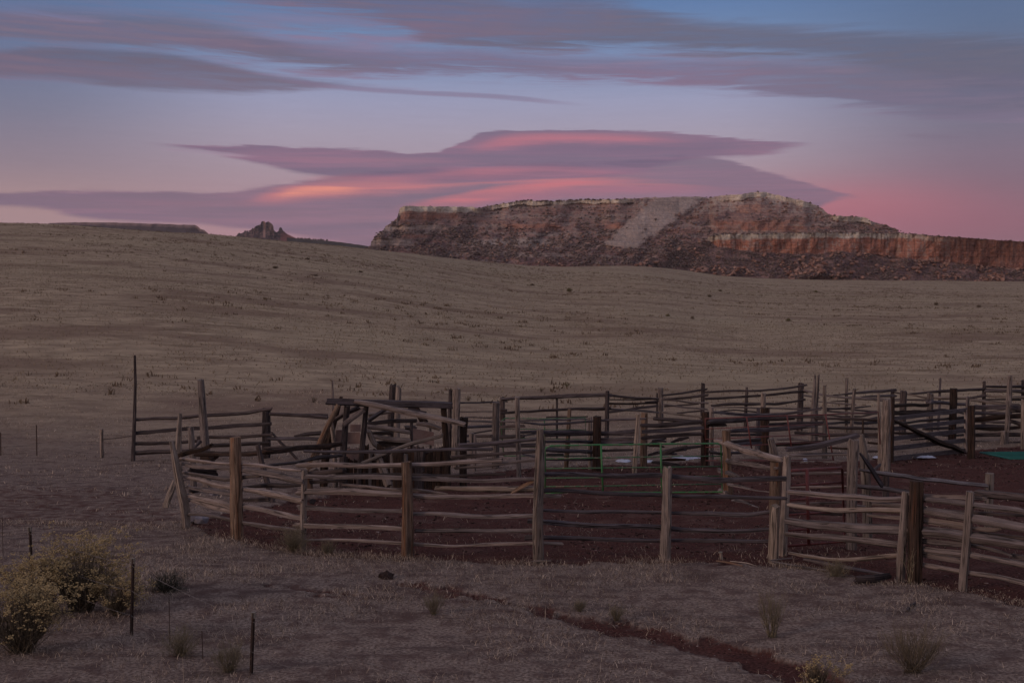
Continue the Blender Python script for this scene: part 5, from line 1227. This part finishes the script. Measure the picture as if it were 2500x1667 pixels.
# --- teal panel lying on the ground (a stacked pipe gate)
gA = np.array(gP(2393, 1114)); gB = np.array(gP(2467, 1130)); dr = np.array([1., .10, 0.])
o_ = thing('pipe_gate', tuple(gA), 'teal tubular gate lying flat on the bare ground at the right edge', 'gate')
up_ = np.array([0, 0, .14])
for k in range(6):
    p_ = gA+(gB-gA)*k/5+up_; e_ = p_+dr*4.2; e_[2] = float(ground_z(e_[0], e_[1]))+.14
    MB().tube([p_, (p_+e_)/2, e_], .024, 7).build('bar', M['teal'], o_, smooth=True)
MB().tube([gA+up_, gB+up_], .03, 7).build('upright', M['teal'], o_, smooth=True)
MB().tube([gA+up_+dr*2, gB+up_+dr*2], .03, 7).build('upright', M['teal'], o_, smooth=True)

# --- loose timber and small things on the ground
def logpiece(name, label, cat, pts, mat, off=0., rough=.15, group=None, D=None):
    P3, R3 = [], []
    Y0 = None
    for x_, y_, w_ in pts:
        Y = D or gD(x_, y_+w_*.5); P3.append(np.array(at(x_, y_, Y))); R3.append(w_/F*Y/2)
    root = thing(name, tuple(P3[0]), label, cat, group)
    # one mesh thing
    bpy.data.objects.remove(root)
    o_ = MB().log(P3, R3, nseed(), rough=rough, ragged=.3).build(name, M[mat]); tag(o_, label, cat, group); return o_
logpiece('fallen_log', 'thick half buried log in the grass before the right hand fence', 'log', q('I', (740, 1432, 70), (900, 1425, 80), (1060, 1395, 60)), 'dark', rough=.2)
logpiece('fallen_plank', 'long splintered plank slanting down over the grass towards the half buried log', 'plank', q('I', (250, 1232, 36), (600, 1302, 36), (1065, 1388, 24)), 'slate')
logpiece('fallen_plank', 'thin grey plank lying flat at the foot of the doubled post', 'plank', q('I', (-60, 1258, 22), (150, 1300, 26), (480, 1345, 18)), 'grey')
logpiece('fallen_plank', 'short grey plank with one end at the base of the doubled post', 'plank', q('H', (1880, 1285, 12), (2000, 1270, 14), (2090, 1262, 12)), 'rail')
logpiece('split_stick', 'orange splintered stick on the grass left of the doubled post', 'stick', q('H', (1370, 1285, 14), (1480, 1300, 20), (1620, 1335, 14)), 'orange', rough=.3)
logpiece('split_stick', 'pale crooked stick lying in the grass right of the orange splinters', 'stick', q('H', (1500, 1290, 8), (1650, 1305, 10), (1760, 1335, 8)), 'tan', rough=.3)
logpiece('dead_branch', 'small dark forked branch lying on bare grass at lower right', 'branch', [(2213, 1490, 6), (2222, 1480, 9), (2236, 1472, 6)], 'dark', rough=.3)
logpiece('round_log', 'sawn log end leaning at the foot of the second thin front post', 'log', q('F', (1600, 680, 56), (1640, 690, 52)), 'dark', D=gD(745, 1330)+.4)
root = thing('wooden_stub', gP(1760, 1362), 'short white topped stub in the grass near the doubled post', 'stub')
Y = gD(1760, 1362); MB().log([at(1759, 1349, Y), at(1760, 1364, Y)], [.025, .035], 5, rough=.2).build('stub', M['tan'], root); MB().log([at(1759, 1346.5, Y), at(1759, 1349, Y)], [.04, .04], 6, rough=.2).build('cap', M['steeltop'], root)
v, f_, tn = blobs(np.array([gP(935+k*5, 1411-abs(k-2)) for k in range(5)])+np.array([0, 0, .02]), np.array([.055, .075, .09, .08, .05]), .7, np.zeros(5), .4)
tag(mesh_np('dung_pile', v, f_, M['dung']), 'dark crumbled dung heap on the pale grass in front of the second bay', 'dung')
for k, (x_, y_, r_, lb) in enumerate(((478, 1270, .17, 'largest blue grey stone at the foot of the leaning left post'), (493, 1275, .15, 'blue grey stone between the leaning left post and the thick orange post'), (523, 1208, .13, 'small blue grey stone behind the rails left of the thick orange post'))):
    v, f_, tn = blobs(np.array([gP(x_, y_)]), np.array([r_]), .8, np.zeros(1), .18)
    tag(mesh_np('stone', v, f_, M['stone']), lb, 'stone', 'stones at the left end of the front fence')
rs_ = random.Random(3)
def sheet(name, label, cx_, cy_, wx_, wy_, mat):
    ring = []
    for k in range(18):
        a_ = k/18*2*math.pi; rr_ = 1+rs_.uniform(-.3, .3)
        ring.append(gP(cx_+wx_/2*math.cos(a_)*rr_, cy_+wy_/2*math.sin(a_)*rr_))
    c_ = np.mean(ring, 0); vv_ = [tuple(c_+np.array([0, 0, .07]))]+[tuple(p_[i]+(.0 if i < 2 else .012) for i in range(3)) for p_ in ring]
    mid = [tuple(c_+(np.array(p_)-c_)*.6+np.array([0, 0, .06+rs_.uniform(-.02, .02)])) for p_ in ring]
    n_ = 18; vv_ += mid; F_ = []
    for k in range(n_):
        j = (k+1) % n_; F_ += [(0, 1+n_+k, 1+n_+j), (1+n_+k, 1+k, 1+j), (1+n_+k, 1+j, 1+n_+j)]
    o_ = mesh_np(name, vv_, np.array(F_), M[mat], smooth=True); tag(o_, label, 'snow patch', 'old snow patches in the pens')
sheet('snow_patch', 'thin white snow streak behind the green gate, left of the blackened post', 1522, 1127, 34, 5, 'snow')
sheet('snow_patch', 'brightest long snow patch behind the green gate, beside the blackened post', 1670, 1119.5, 72, 7, 'snow')
sheet('snow_patch', 'faint snow sliver at the foot of the plank gate', 2264, 1117, 42, 3.5, 'snow')
sheet('snow_patch', 'tiny snow fleck left of the tall tan gate post', 2138, 1118, 16, 3, 'snow')
sheet('snow_patch', 'small pale snow lump above the red gate rails', 1966, 1124, 12, 5, 'snow')
sheet('snow_patch', 'short snow sliver right of the thin post behind the green gate', 1586, 1128, 26, 3, 'snow')

# ------------------------------------------------ shrubs
def shrub(name, label, cat, base, H, Wd, nst, mats, heads=0, head_r=.02, lean=0., thick=.006, up=.75, seed=1, group=None, branch=3, D=None, curl=.25, hcol=(.2, 1)):
    rn = np.random.default_rng(seed); Y = D or gD(*base); bx0 = at(base[0], base[1], Y)
    root = thing(name, bx0, label, cat, group)
    sv, sf, st = [], [], []; tips = []
    def strand(p0, d0, L, r0, n=6, cu=curl):
        p = np.array(p0, float); d = np.array(d0, float); d /= np.linalg.norm(d); pts = [p.copy()]
        w = rn.normal(0, cu, 3)
        for k in range(n):
            d = d+w/n+rn.normal(0, cu*.35, 3)/n*2; d[2] += .25/n; d /= np.linalg.norm(d); p = p+d*L/n; pts.append(p.copy())
        b_ = len(sv); tone = np.clip(rn.normal(.5, .25), 0, 1)
        for k, q_ in enumerate(pts):
            r = r0*(1-.75*k/n)
            for j in range(3):
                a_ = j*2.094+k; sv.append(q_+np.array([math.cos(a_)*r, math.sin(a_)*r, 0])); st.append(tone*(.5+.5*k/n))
        for k in range(n):
            for j in range(3):
                a_ = b_+k*3+j; c_ = b_+k*3+(j+1) % 3; sf.append((a_, c_, c_+3, a_+3))
        return pts
    for k in range(nst):
        az = rn.uniform(0, 2*math.pi); sp_ = rn.uniform(0, 1)**.7
        d0 = np.array([math.cos(az)*sp_*Wd/H*1.1+lean, math.sin(az)*sp_*Wd/H*.8, up])
        L = H*(rn.uniform(.72, 1.08) if not heads else rn.uniform(.40, 1.15)*(.8+.35*math.sin(az*3+seed)*sp_))*(1-.18*sp_)*(1.12 if sp_ > .6 else 1.05)
        pts = strand((rn.normal(0, Wd*.06), rn.normal(0, Wd*.05), 0), d0, L*.62, thick*1.3, 5)
        for m_ in range(branch):
            dd = pts[-1]-pts[-2]; dd /= np.linalg.norm(dd)
            s0 = pts[rn.integers(2, len(pts))]
            p2 = strand(s0, dd+rn.normal(0, .3, 3)+np.array([0, 0, .3]), L*rn.uniform(.35, .5), thick*.7, 4)
            tips.append(p2[-1])
            for m2 in range(2):
                p3 = strand(p2[rn.integers(2, 4)], dd+rn.normal(0, .45, 3)+np.array([0, 0, .3]), L*rn.uniform(.12, .25), thick*.5, 3); tips.append(p3[-1])
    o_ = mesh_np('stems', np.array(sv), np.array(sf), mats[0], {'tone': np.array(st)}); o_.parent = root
    if heads:
        tips = np.array(tips); tips = tips[tips[:, 2] > H*.12]
        ctr = np.array([0, 0, H*.35]); r_ = np.linalg.norm((tips-ctr)/np.array([Wd, Wd, H]), axis=1)
        w = np.argsort(-r_*rn.uniform(.5, 1.5, len(r_)))[:heads]
        tp = tips[w]; tp = np.repeat(tp, 8, 0)+rn.normal(0, 1, (len(tp)*8, 3))*head_r*np.array([1.5, 1.3, .8])
        v, f_, tn = blobs(tp, rn.uniform(.3, .75, len(tp))*head_r, .8, rn.uniform(hcol[0], hcol[1], len(tp)), .4)
        o2 = mesh_np('seed_heads', v, f_, mats[1], {'tone': tn}); o2.parent = root; o2['kind'] = 'stuff'
    return root
rb = (M['stem'], M['head'])
GR_ = 'shrubs in the foreground'
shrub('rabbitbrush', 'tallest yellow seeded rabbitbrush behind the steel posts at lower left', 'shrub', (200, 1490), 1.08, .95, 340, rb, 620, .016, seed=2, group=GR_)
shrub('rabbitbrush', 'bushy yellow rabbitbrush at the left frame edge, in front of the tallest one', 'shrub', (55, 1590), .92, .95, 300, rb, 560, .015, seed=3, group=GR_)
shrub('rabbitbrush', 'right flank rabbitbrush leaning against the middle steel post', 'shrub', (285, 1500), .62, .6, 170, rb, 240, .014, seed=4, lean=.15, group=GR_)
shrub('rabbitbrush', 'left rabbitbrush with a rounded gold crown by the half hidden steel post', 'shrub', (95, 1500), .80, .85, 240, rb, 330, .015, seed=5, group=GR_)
shrub('dry_sage', 'sparse dark leafless sage with arching twigs right of the middle steel post', 'shrub', (405, 1442), .40, 1.0, 110, (M['sage'],), seed=6, up=.4, curl=.7, thick=.006, group=GR_)
shrub('dry_shrub', 'grey green wiry shrub standing alone in the grass right of centre foreground', 'shrub', (1885, 1555), .62, .42, 46, (M['paleweed'],), seed=7, up=1.1, thick=.0035, group=GR_)
shrub('dry_shrub', 'larger wiry shrub at lower right near the frame edge', 'shrub', (2230, 1640), .60, .80, 100, (M['stem'],), seed=8, up=.8, thick=.004, group=GR_)
shrub('dry_shrub', 'low pale headed shrub cut by the bottom edge beside the red rut', 'shrub', (1995, 1690), .42, .38, 90, rb, 60, .012, seed=9, group=GR_, D=11.8)
shrub('dry_weed', 'tumble of pale straw weed heaped on the foot of the thin grey front post', 'weed', (715, 1346), .55, .30, 120, (M['paleweed'],), seed=10, up=.5, curl=.9, thick=.004)
shrub('dry_weed', 'row of short upright straw stalks right of the thin grey front post', 'weed', (800, 1352), .26, .5, 60, (M['paleweed'],), seed=11, up=1.2, thick=.004, curl=.1)
shrub('dry_weed', 'thin bent weed in front of the thick dark brown post', 'weed', (2222, 1425), .75, .16, 4, (M['paleweed'],), seed=12, up=1., thick=.006)
shrub('dry_weed', 'low tangled weeds over the fallen planks by the right fence', 'weed', (2040, 1405), .32, .6, 90, (M['paleweed'],), seed=13, up=.5, thick=.004, curl=.6)
shrub('dry_weed', 'wispy grass clump in the lower left foreground between the steel posts', 'weed', (440, 1600), .42, .5, 110, (M['paleweed'],), seed=14, up=.7, thick=.003, curl=.7)
shrub('dry_weed', 'tall straw tuft at the bottom edge right of the nearest steel post', 'weed', (560, 1640), .40, .45, 90, (M['paleweed'],), seed=15, up=.8, thick=.003, curl=.6)
shrub('dry_weed', 'straw tuft beside the start of the red rut in the middle foreground', 'weed', (1060, 1500), .34, .3, 60, (M['paleweed'],), seed=16, up=1., thick=.003, curl=.3)
shrub('dry_weed', 'small tuft on the far side of the red rut', 'weed', (1415, 1492), .18, .25, 60, (M['paleweed'],), seed=17, up=.8, thick=.003, curl=.3)
shrub('dry_weed', 'rounded low tuft right of the red rut, above the frame centre bottom', 'weed', (1505, 1515), .24, .28, 60, (M['paleweed'],), seed=18, up=.8, thick=.003, curl=.3)
dk = (M['sage'],)
for k, (x_, y_, h_, w_, lb) in enumerate(((1321, 957, .7, .4, 'spindly dry bush on the pasture above the first back rails'), (1384, 945, .7, .3, 'fainter spindly bush right of the spindly dry bush above the back rails'), (1143, 978, .9, .8, 'reddish bush behind the doubled posts of the chute'), (765, 982, .9, .6, 'sparse dry bush left of the thin pale stake above the chute'),
        (1390, 712, 2.6, 3.2, 'round green bush on the middle pasture below the meadow tongue'), (1732, 725, 2.0, 2.6, 'low dark bush in the pasture beneath the mesa talus'), (1758, 712, 2.2, 3., 'upper of the paired bushes beneath the mesa talus'), (1992, 714, 2.4, 3.4, 'yellowish green bush on the pasture under the pale cliff'), (1925, 784, 1.6, 2.0, 'yellow green yucca like clump in the right middle pasture'),
        (2285, 745, 2.0, 2.4, 'left bush of the far right pasture row'), (2390, 750, 1.9, 2., 'right bush of the far right pasture row'), (1690, 778, 1.1, 1.2, 'small dark clump left of the yellow green clump'), (1630, 772, 1.2, 1.5, 'small yellowish clump at the pasture centre'), (752, 634, 1.5, 3.0, 'small dark mound bush high on the hill'), (672, 655, 1.4, 3.4, 'dark flat bush on the hill left of the wide dark clumps'), (770, 674, 1.2, 4.2, 'wide dark clump in the stepped grass of the hill'), (880, 665, 1.4, 3.6, 'dark clump at the right end of the stepped grass'), (1300, 697, 1.8, 5., 'wide low dark bush where the hill meets the pasture'))):
    far_ = y_ < 800
    shrub('pasture_bush', lb, 'bush', (x_, y_), h_*(.30 if far_ else .42), w_*.45, 60 if far_ else 16, (M['bushdark'],) if k not in (4, 7, 8, 12, 1) else (M['bushgreen'],), seed=30+k, up=.6, thick=.05 if far_ else .012, curl=.5, group='bushes on the pasture')
